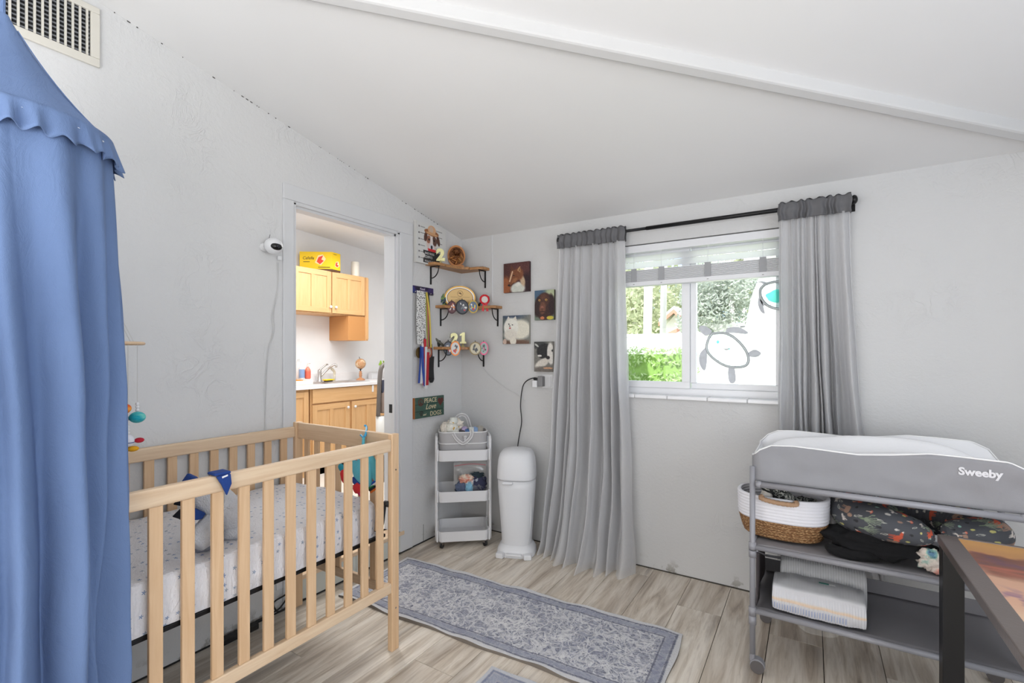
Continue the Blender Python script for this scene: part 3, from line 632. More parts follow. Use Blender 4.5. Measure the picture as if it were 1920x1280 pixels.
mo = thing('baby_mobile', 'baby mobile with felt planets and a rocket on a wooden hoop', 'mobile', (.45, -2.48, 1.43))
HY = -2.484; hc = (.45, HY, 1.432); HR = .098
obj('wooden_hoop', MB().tube([(hc[0]+HR*math.cos(2*PI*i/36), hc[1]+HR*math.sin(2*PI*i/36), hc[2]) for i in range(36)], .0055, 8, closed=True), PINE[0], mo, smooth=True)
THR = M('white_thread', (210, 208, 205), .8)
for k in range(4):
    a = k*PI/2+.5; obj('upper_thread', MB().tube([(hc[0]+HR*math.cos(a), hc[1]+HR*math.sin(a), hc[2]), (KX-.02, KY+.06, 1.995)], .0011, 5), THR, mo)
def hang(nm, u, v, r3, mat_, extra=None, at=.45):
    c = on_x(u, v, at); obj('thread', MB().tube([(c[0], c[1], c[2]+r3[2]*.9), (c[0], c[1], 1.43)], .0009, 5), THR, mo)
    for j in range(3): obj('bead', MB().ell((c[0], c[1], c[2]+r3[2]+.006+.0105*j), (.0058,)*3, None, 10, 8), WPLAST, mo, smooth=True)
    return obj(nm, MB().ell(c, r3, None, 20, 14), mat_, mo, smooth=True)
def felt(name, a, b_): t = NT(name); t.l(t.ramp(t.noise(t.coords((1, 1, 2.5)), 14, 4, .6, 1), [(.4, lin(a)), (.62, lin(b_))]), t.b.inputs['Base Color']); t.b.inputs['Roughness'].default_value = .95; t.bump(t.noise(t.coords(), 300, 2), .5, .002); return t.m
hang('planet', 257.5, 782, (.023, .024, .0195), felt('felt_teal', (24, 160, 178), (110, 200, 190)))
hang('planet', 234, 766, (.0185, .0185, .0165), felt('felt_orange', (224, 96, 40), (240, 160, 70)), at=.46)
hang('planet', 232, 785, (.016, .016, .012), felt('felt_blue', (20, 70, 140), (30, 90, 170)), at=.42)
c = on_x(240, 826, .45)
ob_ = hang('rocket', 240, 826, (.018, .018, .021), felt('felt_white', (225, 225, 235), (238, 238, 242)))
obj('rocket_nose', MB().ell(on_x(232, 813, .452), (.009, .009, .011), None, 12, 8), felt('felt_crimson', (176, 24, 50), (200, 40, 60)), mo, smooth=True)
obj('rocket_fin', MB().ell(on_x(261, 825, .452), (.013, .015, .009), None, 14, 8), felt('felt_red', (176, 24, 50), (200, 40, 60)), mo, smooth=True)
obj('rocket_flame', MB().ell(on_x(249, 841, .45), (.017, .018, .0095), None, 14, 8), felt('felt_yellow', (226, 160, 20), (240, 180, 40)), mo, smooth=True)
obj('rocket_band', MB().lathe([(.0178, -.0012), (.0185, 0), (.0178, .0012)], (c[0], c[1], c[2]-.006), 18, cap=False), NAVY, mo)

# ------------------------------------------------------------------ vent on the left wall
ve = thing('air_vent', 'cream metal air vent grille high on the left wall', 'vent', (0, -2.62, 2.66))
CREAM = M('cream_enamel', (216, 212, 202), .45)
vy0, vy1, vz0, vz1 = -2.94, -2.363, 2.545, 2.782
iy0, iy1, iz0, iz1 = vy0+.03, vy1-.03, vz0+.033, vz1-.025
for lo, hi in (((0, vy0, vz0), (.012, vy1, iz0)), ((0, vy0, iz1), (.012, vy1, vz1)), ((0, vy0, iz0), (.012, iy0, iz1)), ((0, iy1, iz0), (.012, vy1, iz1))): obj('frame', MB().box(lo, hi), CREAM, ve, bevel=.003)
obj('duct_back', MB().box((-.004, iy0, iz0), (.0005, iy1, iz1)), M('dark_duct', (18, 18, 20), .8), ve)
n_ = 24
for k in range(n_):
    yy = iy0+(k+.5)*(iy1-iy0)/n_; obj('louver', MB().box((.005, yy-.0035, iz0), (.011, yy+.0035, iz1)), CREAM, ve)
for k in range(11):
    zz = iz0+(k+.5)*(iz1-iz0)/11; obj('rear_louver', MB().box((.001, iy0, zz-.003), (.004, iy1, zz+.003)), M('louver_grey', (120, 122, 126), .5), ve)
# ------------------------------------------------------------------ security camera and its cable
ic = thing('security_camera', 'white round indoor camera mounted beside the door casing', 'camera', (.06, -1.68, 1.95))
cc_ = on_x(513, 461, .075)
obj('mount', MB().lathe([(.022, 0), (.022, .012), (.012, .02)], (0, 0, 0), 16), WPLAST, ic, world=False)
ic.children[0].rotation_euler = (0, PI/2, 0); ic.children[0].location = Vector((0, cc_[1]-.01, cc_[2]))-ic.location
obj('arm', MB().box((.02, cc_[1]-.012, cc_[2]+.028), (.07, cc_[1]+.045, cc_[2]+.036)), WPLAST, ic, bevel=.002)
obj('housing', MB().ell(cc_, (.042, .045, .042), None, 26, 18), WPLAST, ic, smooth=True)
vd = (Vector((CX_, CY_, CZ_))-Vector(cc_)).normalized(); cc2 = Vector(cc_)+Vector((.024, .006, -.004))
obj('lens_face', MB().ell(tuple(Vector(cc_)+Vector((.027, -.002, -.006))), (.018, .031, .021), None, 20, 12), M('black_gloss', (8, 8, 10), .08), ic, smooth=True)
obj('lens', MB().ell(tuple(Vector(cc_)+Vector((.042, -.002, -.006))), (.006, .008, .008), None, 12, 8), M('lens_glass', (30, 30, 44), .05), ic, smooth=True)
obj('antenna', MB().tube([(.03, cc_[1]+.0, cc_[2]+.035), (.035, cc_[1]+.005, cc_[2]+.065)], .0018, 6), M('wire_grey', (130, 130, 132), .6), ic)
cb = thing('camera_cable', 'thin white cable hanging from the round camera down the left wall', 'cable', (0, -1.62, 1.1))
pp = [on_x(u, v, .008) for u, v in ((523, 492), (521, 540), (510, 590), (512, 620), (503, 660), (500, 720), (498, 770), (497, 820), (497, 900))]
WIRE = M('wire_white', (206, 206, 206), .6)
obj('wire', MB().tube(smoothpath(pp), .0016, 6), WIRE, cb); obj('wire', MB().tube(smoothpath([(x, y+.01*math.sin(z*9), z) for x, y, z in pp]), .0013, 6), WIRE, cb)
k = on_x(524, 484, .012); obj('connector', MB().cb(k, (.012, .022, .022)), WPLAST, cb, bevel=.003)
# power strip and black cord below the crib
ps = thing('power_strip', 'black power strip with a looping cord at the wall foot under the crib', 'power strip', (.04, -1.95, 0))
p0 = on_z(432, 1188, .02); obj('housing', MB().box((.02, p0[1]-.06, .0), (.06, p0[1]+.12, .03)), BLKP, ps, bevel=.005)
obj('cord', MB().tube(smoothpath([(.04, p0[1]+.12, .015)]+[on_x(u, v, .03) for u, v in ((478, 1166), (505, 1152), (524, 1140), (540, 1120), (536, 1138), (520, 1146), (513, 1130), (530, 1118), (545, 1112))]+[(.012, -1.45, .012), (.012, -1.0, .01), (.012, -.6, .008)], 6), .0045, 8), BLKP, ps, smooth=True)
ol = thing('wall_outlet', 'old white outlet plate low on the wall under the crib', 'outlet', (0, -1.72, .3))
k = on_x(528, 1096, .004); obj('cover_plate', MB().box((0, k[1]-.03, k[2]-.02), (.005, k[1]+.01, k[2]+.09)), WPLAST2, ol, bevel=.002)

# ------------------------------------------------------------------ kitchen beyond the doorway
KX_ = -2.42
struct('floor_kitchen', MB().box((KX_, -2.5, .10), (-.10, 2.6, .155)), M('kitchen_floor', (222, 216, 208), .5, var=.05))
struct('wall_kitchen_back', MB().box((KX_-.1, -2.5, .1), (KX_, 2.7, 3.0)), KWALL)
struct('wall_kitchen_far', MB().box((KX_, 2.6, .1), (-.0, 2.7, 3.0)), KWALL)
struct('wall_kitchen_near', MB().box((KX_, -2.6, .1), (-.12, -2.5, 3.0)), KWALL)
struct('wall_kitchen_side', MB().box((-.12, .2, .1), (-.02, 2.6, 3.0)), KWALL)
mb = MB(); mb.px([(-2.6, 2.93), (2.7, 2.63), (2.7, 2.75), (-2.6, 3.05)], KX_-.1, .0); struct('ceiling_kitchen', mb, KWALL)
def door_front(nm, par, xf, y0, y1, z0, z1, knob=None, panels=2):
    """frame and panel cupboard door facing +x"""
    d = obj(nm, MB().box((xf-.018, y0, z0), (xf-.006, y1, z1)), MAPLE[2], par)
    w_ = .055
    for lo, hi, ax in (((xf-.006, y0, z0), (xf+.004, y0+w_, z1), 2), ((xf-.006, y1-w_, z0), (xf+.004, y1, z1), 2), ((xf-.006, y0+w_, z0), (xf+.004, y1-w_, z0+w_), 1), ((xf-.006, y0+w_, z1-w_), (xf+.004, y1-w_, z1), 1)):
        obj('frame_rail', MB().box(lo, hi), MAPLE[ax], d, bevel=.0015)
    if panels == 2: ym = (y0+y1)/2; obj('frame_rail', MB().box((xf-.006, ym-.022, z0+w_), (xf+.003, ym+.022, z1-w_)), MAPLE[2], d, bevel=.0015)
    if knob: obj('knob', MB().tube([(xf+.004, knob[0], knob[1]), (xf+.014, knob[0], knob[1])], .006, 8).ell((xf+.022, knob[0], knob[1]), (.012, .015, .015), None, 12, 8), WPLAST, d, smooth=True)
uc = thing('wall_cabinet', 'maple wall cabinet with two doors above the sink', 'cabinet', (-2.25, .33, 1.83), group='')
XF = -2.075
obj('body', MB().box((KX_, -.14, 1.828), (XF-.02, .80, 2.305)), MAPLE[2], uc, bevel=.002)
door_front('door', uc, XF, -.132, .322, 1.842, 2.297, (.305, 1.908)); door_front('door', uc, XF, .336, .792, 1.842, 2.297, (.375, 1.908))
tc_ = thing('tall_wall_cabinet', 'narrow maple wall cabinet hanging lower at the end of the run', 'cabinet', (-2.2, .9, 1.55))
obj('body', MB().box((KX_, .806, 1.545), (XF+.0, .845, 2.30)), MAPLE[2], tc_, bevel=.002); obj('side_panel', MB().box((KX_+.02, .801, 1.545), (XF-.01, .806, 1.83)), MAPLE[2], tc_)
obj('corner_door', MB().pz([(XF+.001, .812), (XF+.012, .812), (XF+.012, .842), (XF+.001, .842)], 1.56, 2.29), MAPLE[2], tc_, bevel=.003)
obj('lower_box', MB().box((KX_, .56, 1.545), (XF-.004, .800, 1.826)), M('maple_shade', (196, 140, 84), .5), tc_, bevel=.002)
lc0 = thing('corner_base_cabinet', 'maple base cabinet left of the sink cabinet', 'cabinet', (-2.1, -.4, .155))
obj('body', MB().box((KX_, -.9, .155), (-1.85, -.115, 1.035)), MAPLE[2], lc0); door_front('door', lc0, -1.832, -.55, -.13, .25, 1.01, None, 1)
lc = thing('sink_base_cabinet', 'maple sink base cabinet with a false drawer front and two doors', 'cabinet', (-2.1, .35, .155))
obj('body', MB().box((KX_, -.105, .155), (-1.84, 1.5, 1.035)), MAPLE[2], lc)
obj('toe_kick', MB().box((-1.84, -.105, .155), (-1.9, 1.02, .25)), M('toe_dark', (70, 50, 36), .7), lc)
obj('drawer_front', MB().box((-1.84, -.09, .885), (-1.818, 1.0, 1.03)), MAPLE[1], lc, bevel=.004)
door_front('door', lc, -1.824, -.09, .365, .26, .87, (.335, .812)); door_front('door', lc, -1.824, .395, .85, .26, .87, (.43, .812))
obj('child_latch', MB().box((-1.818, .672, .955), (-1.806, .692, 1.03)), WPLAST, lc, bevel=.002)
ct = thing('countertop', 'white kitchen countertop running along the far wall', 'countertop', (-2.1, .1, 1.035))
CTM = M('white_laminate', (232, 231, 232), .35)
SX0, SX1, SY0, SY1 = -2.27, -1.92, .08, .72
for lo, hi in (((KX_, -.95, 1.037), (-1.8, SY0, 1.068)), ((KX_, SY1, 1.037), (-1.8, 1.5, 1.068)), ((KX_, SY0, 1.037), (SX0, SY1, 1.068)), ((SX1, SY0, 1.037), (-1.8, SY1, 1.068))): obj('slab', MB().box(lo, hi), CTM, ct)
obj('backsplash', MB().box((KX_, -.95, 1.068), (KX_+.02, 1.5, 1.16)), CTM, ct, bevel=.002)
sk = thing('kitchen_sink', 'double bowl sink set in the white countertop', 'sink', (-2.1, .4, 1.06))
SS = M('sink_steel', (205, 205, 208), .3, .6)
for y0, y1 in ((SY0+.02, .37), (.41, SY1-.02)):
    mb = MB(); x0, x1 = SX0+.02, SX1-.02
    for lo, hi in (((x0, y0, .95), (x1, y1, .953)), ((x0, y0, .953), (x0+.003, y1, 1.068)), ((x1-.003, y0, .953), (x1, y1, 1.068)), ((x0, y0, .953), (x1, y0+.003, 1.068)), ((x0, y1-.003, .953), (x1, y1, 1.068))): mb.box(lo, hi)
    obj('bowl', mb, SS, sk)
for lo, hi in (((SX0-.01, SY0-.01, 1.068), (SX0+.02, SY1+.01, 1.074)), ((SX1-.02, SY0-.01, 1.068), (SX1+.01, SY1+.01, 1.074)), ((SX0+.02, SY0-.01, 1.068), (SX1-.02, SY0+.02, 1.074)), ((SX0+.02, SY1-.02, 1.068), (SX1-.02, SY1+.01, 1.074)), ((SX0+.02, .37, 1.068), (SX1-.02, .41, 1.074))): obj('rim', MB().box(lo, hi), SS, sk)
xf_ = -2.32; K = lambda u, v, x=xf_: on_x(u, v, x)
fa = thing('faucet', 'brushed metal single lever faucet behind the sink', 'faucet', K(599, 709)[:2]+(1.068,))
b_ = K(599, 709); by = b_[1]
obj('base', MB().lathe([(.032, 0), (.03, .012), (.022, .02), (.021, .12), (.016, .14)], (xf_, by, 1.068), 16), CHROME, fa, smooth=True)
obj('lever', MB().tube(smoothpath([(xf_, by, 1.19), K(601, 692), K(611, 684), K(615, 683)], 4), [.018, .016, .014, .012, .011, .010, .010, .010, .010, .010, .008, .007, .006], 10), CHROME, fa, smooth=True)
obj('spout', MB().tube(smoothpath([K(602, 705), K(612, 694), (xf_+.03,)+K(619, 686)[1:], (xf_+.05,)+K(624, 683)[1:], (xf_+.06,)+K(624, 688)[1:]], 4), .012, 10), CHROME, fa, smooth=True)
sp_ = thing('side_sprayer', 'cream side sprayer to the right of the faucet', 'sprayer', K(627, 708)[:2]+(1.068,))
CRM = M('cream_plastic', (214, 208, 190), .4)
yy = K(627, 708)[1]; obj('stem', MB().tube([(xf_, yy, 1.068), (xf_, yy, 1.16)], .013, 10), CRM, sp_, smooth=True); obj('spray_head', MB().tube(smoothpath([(xf_, yy, 1.15), K(627, 697), K(623, 692), K(621, 692)], 4), .015, 10), CRM, sp_, smooth=True)
sg = thing('sponge', 'yellow dish sponge and black scrubber on the sink rim', 'sponge', K(618, 711, -2.2)[:2]+(1.08,))
c = K(616, 710, -2.22); obj('foam', MB().cb((c[0], c[1], 1.094), (.06, .13, .014), .2), M('yellow_sponge', (240, 214, 40), .9), sg, bevel=.004); obj('scrub_pad', MB().cb((c[0]+.01, c[1]-.01, 1.081), (.05, .09, .012), .2), BLKP, sg, bevel=.003)
tr_ = thing('wooden_tray', 'pale wooden tray with an amber rim on the left of the countertop', 'tray', (-2.1, -.1, 1.07))
obj('side', MB().box((-2.02, -.62, 1.069), (-1.995, .04, 1.112)), M('bleached_wood', (240, 226, 208), .6), tr_, bevel=.003); obj('side', MB().box((-2.36, .02, 1.069), (-2.02, .04, 1.112)), M('bleached_wood2', (240, 226, 208), .6), tr_, bevel=.003)
obj('bottom', MB().box((-2.36, -.62, 1.069), (-2.02, .02, 1.076)), M('amber_wood', (216, 150, 70), .5), tr_); obj('liner', MB().box((-2.3, -.6, 1.076), (-2.08, -.02, 1.118)), M('amber_wood2', (220, 150, 60), .5), tr_)
def bottle(nm, label, u, rad, hh, body, lab, cap, prof=None, x=-2.2, pump=False):
    y = on_x(u, 700, x)[1]; z0 = 1.118; t = thing(nm, label, 'bottle', (x, y, z0))
    obj('body', MB().lathe([(rad*.9, 0), (rad, .008), (rad, hh*.62), (rad*.55, hh*.8), (rad*.32, hh*.86), (rad*.32, hh*.9)], (x, y, z0), 18, 1, 1), body, t, smooth=True)
    if lab: obj('label', MB().lathe([(rad+.001, hh*.08), (rad+.001, hh*.56)], (x, y, z0), 18, cap=False), lab, t, smooth=True)
    obj('cap', MB().lathe([(rad*.4, hh*.88), (rad*.36, hh*1.0)], (x, y, z0), 12), cap, t)
    if pump: obj('pump', MB().tube([(x, y, z0+hh), (x, y, z0+hh*1.12), (x+.0, y+.03, z0+hh*1.12)], .006, 8), cap, t, smooth=True)
CLR = M('clear_bottle', (226, 228, 230), .2)
bottle('dish_soap_bottle', 'clear dish soap bottle with a blue base standing in the tray', 566, .028, .19, CLR, M('blue_print', (130, 160, 205), .5), WPLAST)
bottle('spray_bottle', 'white bottle with grey lettering standing behind the clear one', 560, .03, .215, WPLAST, None, M('cap_grey', (200, 204, 206), .5), x=-2.26)
bottle('hand_soap_pump', 'coral hand soap bottle with a pale pump standing in the tray', 577, .03, .15, M('coral_soap', (236, 128, 104), .3), M('coral_label', (238, 110, 90), .5), M('pump_pink', (236, 222, 216), .4), pump=True)
gb = thing('desk_globe', 'small tan globe on a turned wooden stand on the countertop', 'globe', (-2.2, K(676, 700, -2.2)[1], 1.068))
gx, gy = -2.2, K(676, 700, -2.2)[1]; WB = M('turned_wood', (186, 134, 96), .4)
obj('stand', MB().lathe([(.055, 0), (.055, .008), (.04, .02), (.016, .03), (.013, .045), (.022, .055), (.014, .065), (.022, .078), (.012, .09), (.018, .10), (.01, .112)], (gx, gy, 1.068), 20), WB, gb, smooth=True)
t_ = NT('antique_globe_map'); f = t_.noise(t_.coords(), 14, 4, .6); t_.l(t_.ramp(f, [(.46, lin((220, 196, 164))), (.5, lin((178, 132, 92))), (.6, lin((200, 158, 118)))]), t_.b.inputs['Base Color'])
obj('sphere', MB().ell((gx, gy, 1.068+.20), (.062,)*3, None, 22, 16), t_.m, gb, smooth=True)
obj('axis_arm', MB().tube(ring_ := [(gx, gy+.068*math.cos(a), 1.268+.068*math.sin(a)) for a in [math.radians(d) for d in range(-110, -60, 10)]], .004, 6).tube([(gx, gy, 1.18), (gx, gy+.0, 1.21)], .007, 8), BLKP, gb); obj('finial', MB().tube([(gx, gy-.012, 1.328), (gx, gy-.018, 1.352)], .004, 6), BLKP, gb)
wb = thing('white_box', 'small white box at the right end of the countertop', 'box', (-2.25, 1.0, 1.068)); yy = K(703, 705, -2.3)[1]
obj('carton', MB().box((-2.36, yy-.06, 1.068), (-2.28, yy+.1, 1.135)), WPLAST2, wb, bevel=.004); obj('lid', MB().box((-2.362, yy-.062, 1.13), (-2.278, yy+.102, 1.142)), WPLAST2, wb, bevel=.002)
pb = thing('potted_plant', 'green leaves in a white pot at the right end of the countertop', 'plant', (-2.3, 1.1, 1.142)); c = K(718, 682, -2.2)
obj('pot', MB().lathe([(.04, 0), (.05, .08)], (c[0], c[1], 1.142), 16), WPLAST, pb, smooth=True)
for k in range(9): a = k*.7; obj('leaf', MB().ell((c[0]+.03*math.cos(a), c[1]+.04*math.sin(a), 1.24+.012*(k % 4)), (.02, .03, .006), Matrix.Rotation(a, 3, 'X'), 8, 6), M('leaf_green', (150, 190, 70), .6), pb, smooth=True)
# goods on top of the cabinet
cb_ = thing('yellow_carton', 'yellow printed fruit carton on top of the wall cabinet', 'box', (-2.2, .33, 2.305))
yk0, yk1 = .335, .465
YEL = M('yellow_card', (240, 200, 20), .5)
A_ = [(-2.07, yk0), (-2.09, yk1), (-2.33, yk1-.06), (-2.36, .155), (-2.345, .13)]
poly = [(-2.36, .13), (-2.075, yk0), (-2.1, yk1), (-2.385, .27)]
obj('carton', MB().pz(poly, 2.33, 2.52), YEL, cb_); obj('base_strip', MB().pz(poly, 2.306, 2.33), M('brown_band', (92, 62, 40), .6), cb_)
X_ = Vector((poly[1][0]-poly[0][0], poly[1][1]-poly[0][1], 0)); Xn = X_.normalized(); Nn = Xn.cross(Vector((0, 0, 1)))
o_ = Vector((poly[0][0], poly[0][1], 0))+Nn*.001
DK = M('print_dark', (60, 46, 30), .6); PRD = M('print_red', (226, 70, 50), .6); PCR = M('print_cream', (244, 224, 170), .6)
text('Cafella', 'lettering', .05, tuple(o_+Xn*.03+Vector((0, 0, 2.435))), Xn, (0, 0, 1), DK, cb_, width=.12, shear=.2)
def deco(o0, ax, mat_, pts): return obj('print', MB().add([tuple(o0+ax*p[0]+Vector((0, 0, p[1]))) for p in pts], [tuple(range(len(pts)))]), mat_, cb_)
deco(o_, Xn, PCR, [(.165, 2.40), (.23, 2.37), (.285, 2.44), (.25, 2.49), (.20, 2.48)]); deco(o_+Nn*.001, Xn, PRD, [(.185, 2.41), (.22, 2.38), (.262, 2.42), (.235, 2.435), (.255, 2.48), (.205, 2.46)])
deco(o_+Nn*.001, Xn, DK, [(.20, 2.345), (.33, 2.345), (.33, 2.352), (.20, 2.352)]); deco(o_+Nn*.001, Xn, DK, [(.04, 2.405), (.11, 2.405), (.11, 2.411), (.04, 2.411)])
X2 = Vector((poly[2][0]-poly[1][0], poly[2][1]-poly[1][1], 0)).normalized(); N2 = X2.cross(Vector((0, 0, 1))); o2 = Vector((poly[1][0], poly[1][1], 0))+N2*.001
deco(o2, X2, PCR, [(.04, 2.37), (.08, 2.355), (.12, 2.38), (.10, 2.43), (.06, 2.42)]); deco(o2+N2*.001, X2, PRD, [(.05, 2.375), (.08, 2.362), (.105, 2.385), (.075, 2.39), (.09, 2.42), (.06, 2.41)])
deco(o2+N2*.001, X2, DK, [(.02, 2.495), (.07, 2.495), (.07, 2.50), (.02, 2.50)])
cd = thing('pillar_candle', 'cream cylinder candle on top of the wall cabinet', 'candle', (-2.2, .66, 2.305)); c = on_x(666, 500, -2.2)
obj('wax', MB().lathe([(.045, 0), (.047, .01), (.047, .175), (.043, .182), (.03, .178)], (-2.2, c[1], 2.306), 24), M('cream_wax', (240, 236, 224), .5, var=.03), cd, smooth=True)
obj('wick', MB().tube([(-2.2, c[1], 2.484), (-2.2, c[1]+.002, 2.496)], .0015, 5), BLKP, cd)
# upright vacuum
va = thing('vacuum_cleaner', 'grey upright vacuum cleaner seen past the right door jamb', 'vacuum', (-1.2, .27, .155))
VG = M('vacuum_grey', (96, 90, 86), .35); VL = M('vacuum_light', (205, 205, 202), .35)
V = lambda u, v: on_x(u, v, -1.2)
obj('handle_shell', MB().tube(smoothpath([V(709, 780), V(710.5, 745), V(712, 710), V(715, 690), V(722, 683), (-1.2, .36, 1.24)], 4), .022, 12), VG, va, smooth=True)
obj('cord_pack', MB().box((-1.22, .235, 1.0), (-1.17, .32, 1.13)), M('vac_blue', (62, 66, 84), .4), va, bevel=.01)
obj('dust_bin', MB().lathe([(.05, 0), (.055, .02), (.055, .2), (.045, .24)], (-1.2, .29, .80), 18), M('vac_bin', (150, 134, 126), .2), va, smooth=True)
obj('lower_tube', MB().lathe([(.055, 0), (.055, .38)], (-1.2, .245, .39), 20), VL, va, smooth=True); obj('brush_head', MB().box((-1.36, .12, .157), (-1.04, .40, .23)).box((-1.24, .2, .23), (-1.16, .3, .4)), VG, va, bevel=.02)

# ------------------------------------------------------------------ corner shelves
def shelf(label, z, La, Lb):
    t = thing('corner_shelf', label, 'shelf', (0, 0, z), group=''); h = .021
    poly = [(0.001, -.001), (0.001, -La), (.085, -La+.005), (.10, -La+.06), (.105, -La*.55), (.13, -.17), (.17, -.13), (Lb*.6, -.105), (Lb-.05, -.10), (Lb-.004, -.085), (Lb, -.001)]
    obj('board', MB().pz(poly, z, z+h), OAK, t, bevel=.003)
    for k, (ax, pos) in enumerate((('y', -La+.06), ('x', Lb-.04))):
        if ax == 'y':
            f_ = lambda d, zz: (d, pos, zz)
            lo, hi = ((.001, pos-.006, z-.135), (.007, pos+.006, z)), ((.007, pos-.006, z-.006), (.09, pos+.006, z))
        else:
            f_ = lambda d, zz: (pos, -d, zz)
            lo, hi = ((pos-.006, -.007, z-.135), (pos+.006, -.001, z)), ((pos-.006, -.09, z-.006), (pos+.006, -.007, z))
        b = obj('bracket', MB().box(*lo).box(*hi), BLACK, t)
        obj('brace', MB().tube([f_(.012+.07*math.sin(a), z-.088+.082*(1-math.cos(a))) for a in [i/8*PI/2 for i in range(9)]], .0042, 6), BLACK, b)
    return z+h
z1 = shelf('top wooden corner shelf carrying the round plaque', 2.05, .44, .28)
z2 = shelf('middle wooden corner shelf carrying the oval award plate', 1.742, .326, .40)
z3 = shelf('lowest wooden corner shelf carrying the number candles', 1.425, .35, .264)
RT = Vector((.7071, .7071, 0)); UP = Vector((0, 0, 1)); FW = Vector((.7071, -.7071, 0))   # facing the room out of the corner
def disc(nm, par, c, r, mat_, th=.006, nrm=FW, sx=1., sz=1., n=28):
    N = Vector(nrm).normalized(); Xv = UP.cross(N).normalized(); Xv = -Xv if False else Xv
    return obj(nm, MB().prism([(sx*r*math.cos(2*PI*i/n), sz*r*math.sin(2*PI*i/n)) for i in range(n)], lambda a, b: tuple(Vector(c)+Xv*a+UP*b), lambda a, b: tuple(Vector(c)+Xv*a+UP*b+N*th)), mat_, par, smooth=False)
def picdisc(nm, par, c, r, nrm, seed, cols, th=.006, sx=1.):
    """medallion: dark rim disc with a printed face of random enamel patches"""
    N = Vector(nrm).normalized(); Xv = UP.cross(N).normalized(); R = random.Random(seed)
    disc(nm+'_rim', par, c, r, M('rim_%s_%d' % (nm, seed), cols[0], .4, .3), th, nrm, sx)
    P = Pic(34, 34, 1, cols[1]); P.e(.5, .5, .46, .46, cols[1], soft=.02)
    for k in range(9):
        P.e(.5+R.uniform(-.28, .28), .5+R.uniform(-.28, .28), R.uniform(.05, .2), R.uniform(.03, .12), cols[2+R.randrange(len(cols)-2)], R.uniform(0, 3))
    def fn(u, v):   # map the square grid onto the disc
        a, b = 2*u-1, 1-2*v; x_ = a*math.sqrt(1-b*b/2); y_ = b*math.sqrt(1-a*a/2)
        return tuple(Vector(c)+N*(th+.0006)+Xv*x_*r*sx*.82+UP*y_*r*.82)
    P.X, P.Y = np.meshgrid(np.linspace(0, 1, 34), np.linspace(0, 1, 34))
    obj(nm+'_face', P.mesh(fn), PRINTG, par, smooth=True)
# round carved plaque
pq = thing('round_plaque', 'round carved bronze plaque with a wooden rim on the top shelf', 'plaque', on_c(855, 497, .17)[:2]+(z1,))
c = Vector(on_c(855.5, 480, .17)); sc_ = (Vector(on_c(865.5, 480, .17))-c).length/10
RIMW = M('honey_wood_rim', (196, 130, 72), .4, var=.1); BRZ = M('bronze_relief', (110, 66, 34), .35, .6, var=.5, vscale=40, bump=1., bscale=60, dist=.01)
disc('rim', pq, c-FW*.012, 18.5*sc_, RIMW, .02, FW, .9, 1.08, 36); disc('relief', pq, c+FW*.008, 15.3*sc_, BRZ, .006, FW, .9, 1.08, 36)
Xv = UP.cross(FW).normalized()
obj('dog_head', MB().ell(tuple(c+FW*.016+UP*.03), (.03, .03, .026), None, 14, 10, .5, 9), BRZ, pq, smooth=True); obj('muzzle', MB().ell(tuple(c+FW*.028+UP*.02-Xv*.01), (.014, .014, .01), None, 12, 8), BRZ, pq, smooth=True)
for k, (dx, dz, an) in enumerate(((-.035, -.015, .5), (.025, -.03, -.7), (.0, -.05, 1.2), (.04, .0, -1.1), (-.02, -.035, -.4))):
    obj('leaf', MB().ell(tuple(c+FW*.016+Xv*dx+UP*dz), (.032, .012, .01), Matrix.Rotation(an, 3, FW) @ Matrix.Rotation(PI/4, 3, 'Z'), 12, 8), M('bronze_light', (158, 104, 58), .35, .6), pq, smooth=True)
for k in range(5): obj('leaf_vein', MB().tube([tuple(c+FW*.028+Xv*(.012+.008*k)+UP*(-.055)), tuple(c+FW*.026+Xv*(.03+.007*k)+UP*(.0-.004*k))], .002, 5), M('bronze_line', (190, 140, 90), .4, .5), pq)
bcn = c-UP*(18*sc_); obj('base', MB().cb((bcn.x, bcn.y, z1+.013), (.115, .05, .024), PI/4), RIMW, pq, bevel=.003)
def num_candle(s, label, u, v, cpl, ztop, hgt):
    c = Vector(on_c(u, v, cpl)); t = thing('number_candle', label, 'candle', (c.x, c.y, ztop))
    if s == '1':
        k = hgt/1.0; pts = [(-.22, .0), (.22, .0), (.22, .16), (.12, .16), (.12, 1.), (-.02, 1.), (-.22, .84), (-.22, .68), (-.10, .74), (-.10, .16), (-.22, .16)]
        o0 = Vector((c.x, c.y, ztop+.028)); n = obj('numeral', MB().prism(pts, lambda a, b: tuple(o0+RT*a*k*1.3+UP*b*k), lambda a, b: tuple(o0+RT*a*k*1.3+UP*b*k+FW*.012)), GOLDC, t)
    else: n = text(s, 'numeral', hgt*1.28, tuple(Vector((c.x, c.y, ztop+.028))-RT*.0), RT, UP, GOLDC, t, ext=.006, align='CENTER', bold=.007); n.modifiers.new('b', 'BEVEL').width = .0015
    obj('candle_foot', MB().lathe([(.022, .0), (.022, .004), (.009, .009), (.006, .03)], (c.x, c.y, ztop), 14), GOLDC, t, smooth=True)
num_candle('2', 'gold numeral two candle on the top shelf in front of the mugshot canvas', 826, 480, .40, z1, .092)
num_candle('2', 'pale gold numeral two candle on the lowest shelf', 852, 640, .17, z3, .088)
num_candle('1', 'pale gold numeral one candle on the lowest shelf', 868, 640, .17, z3, .088)
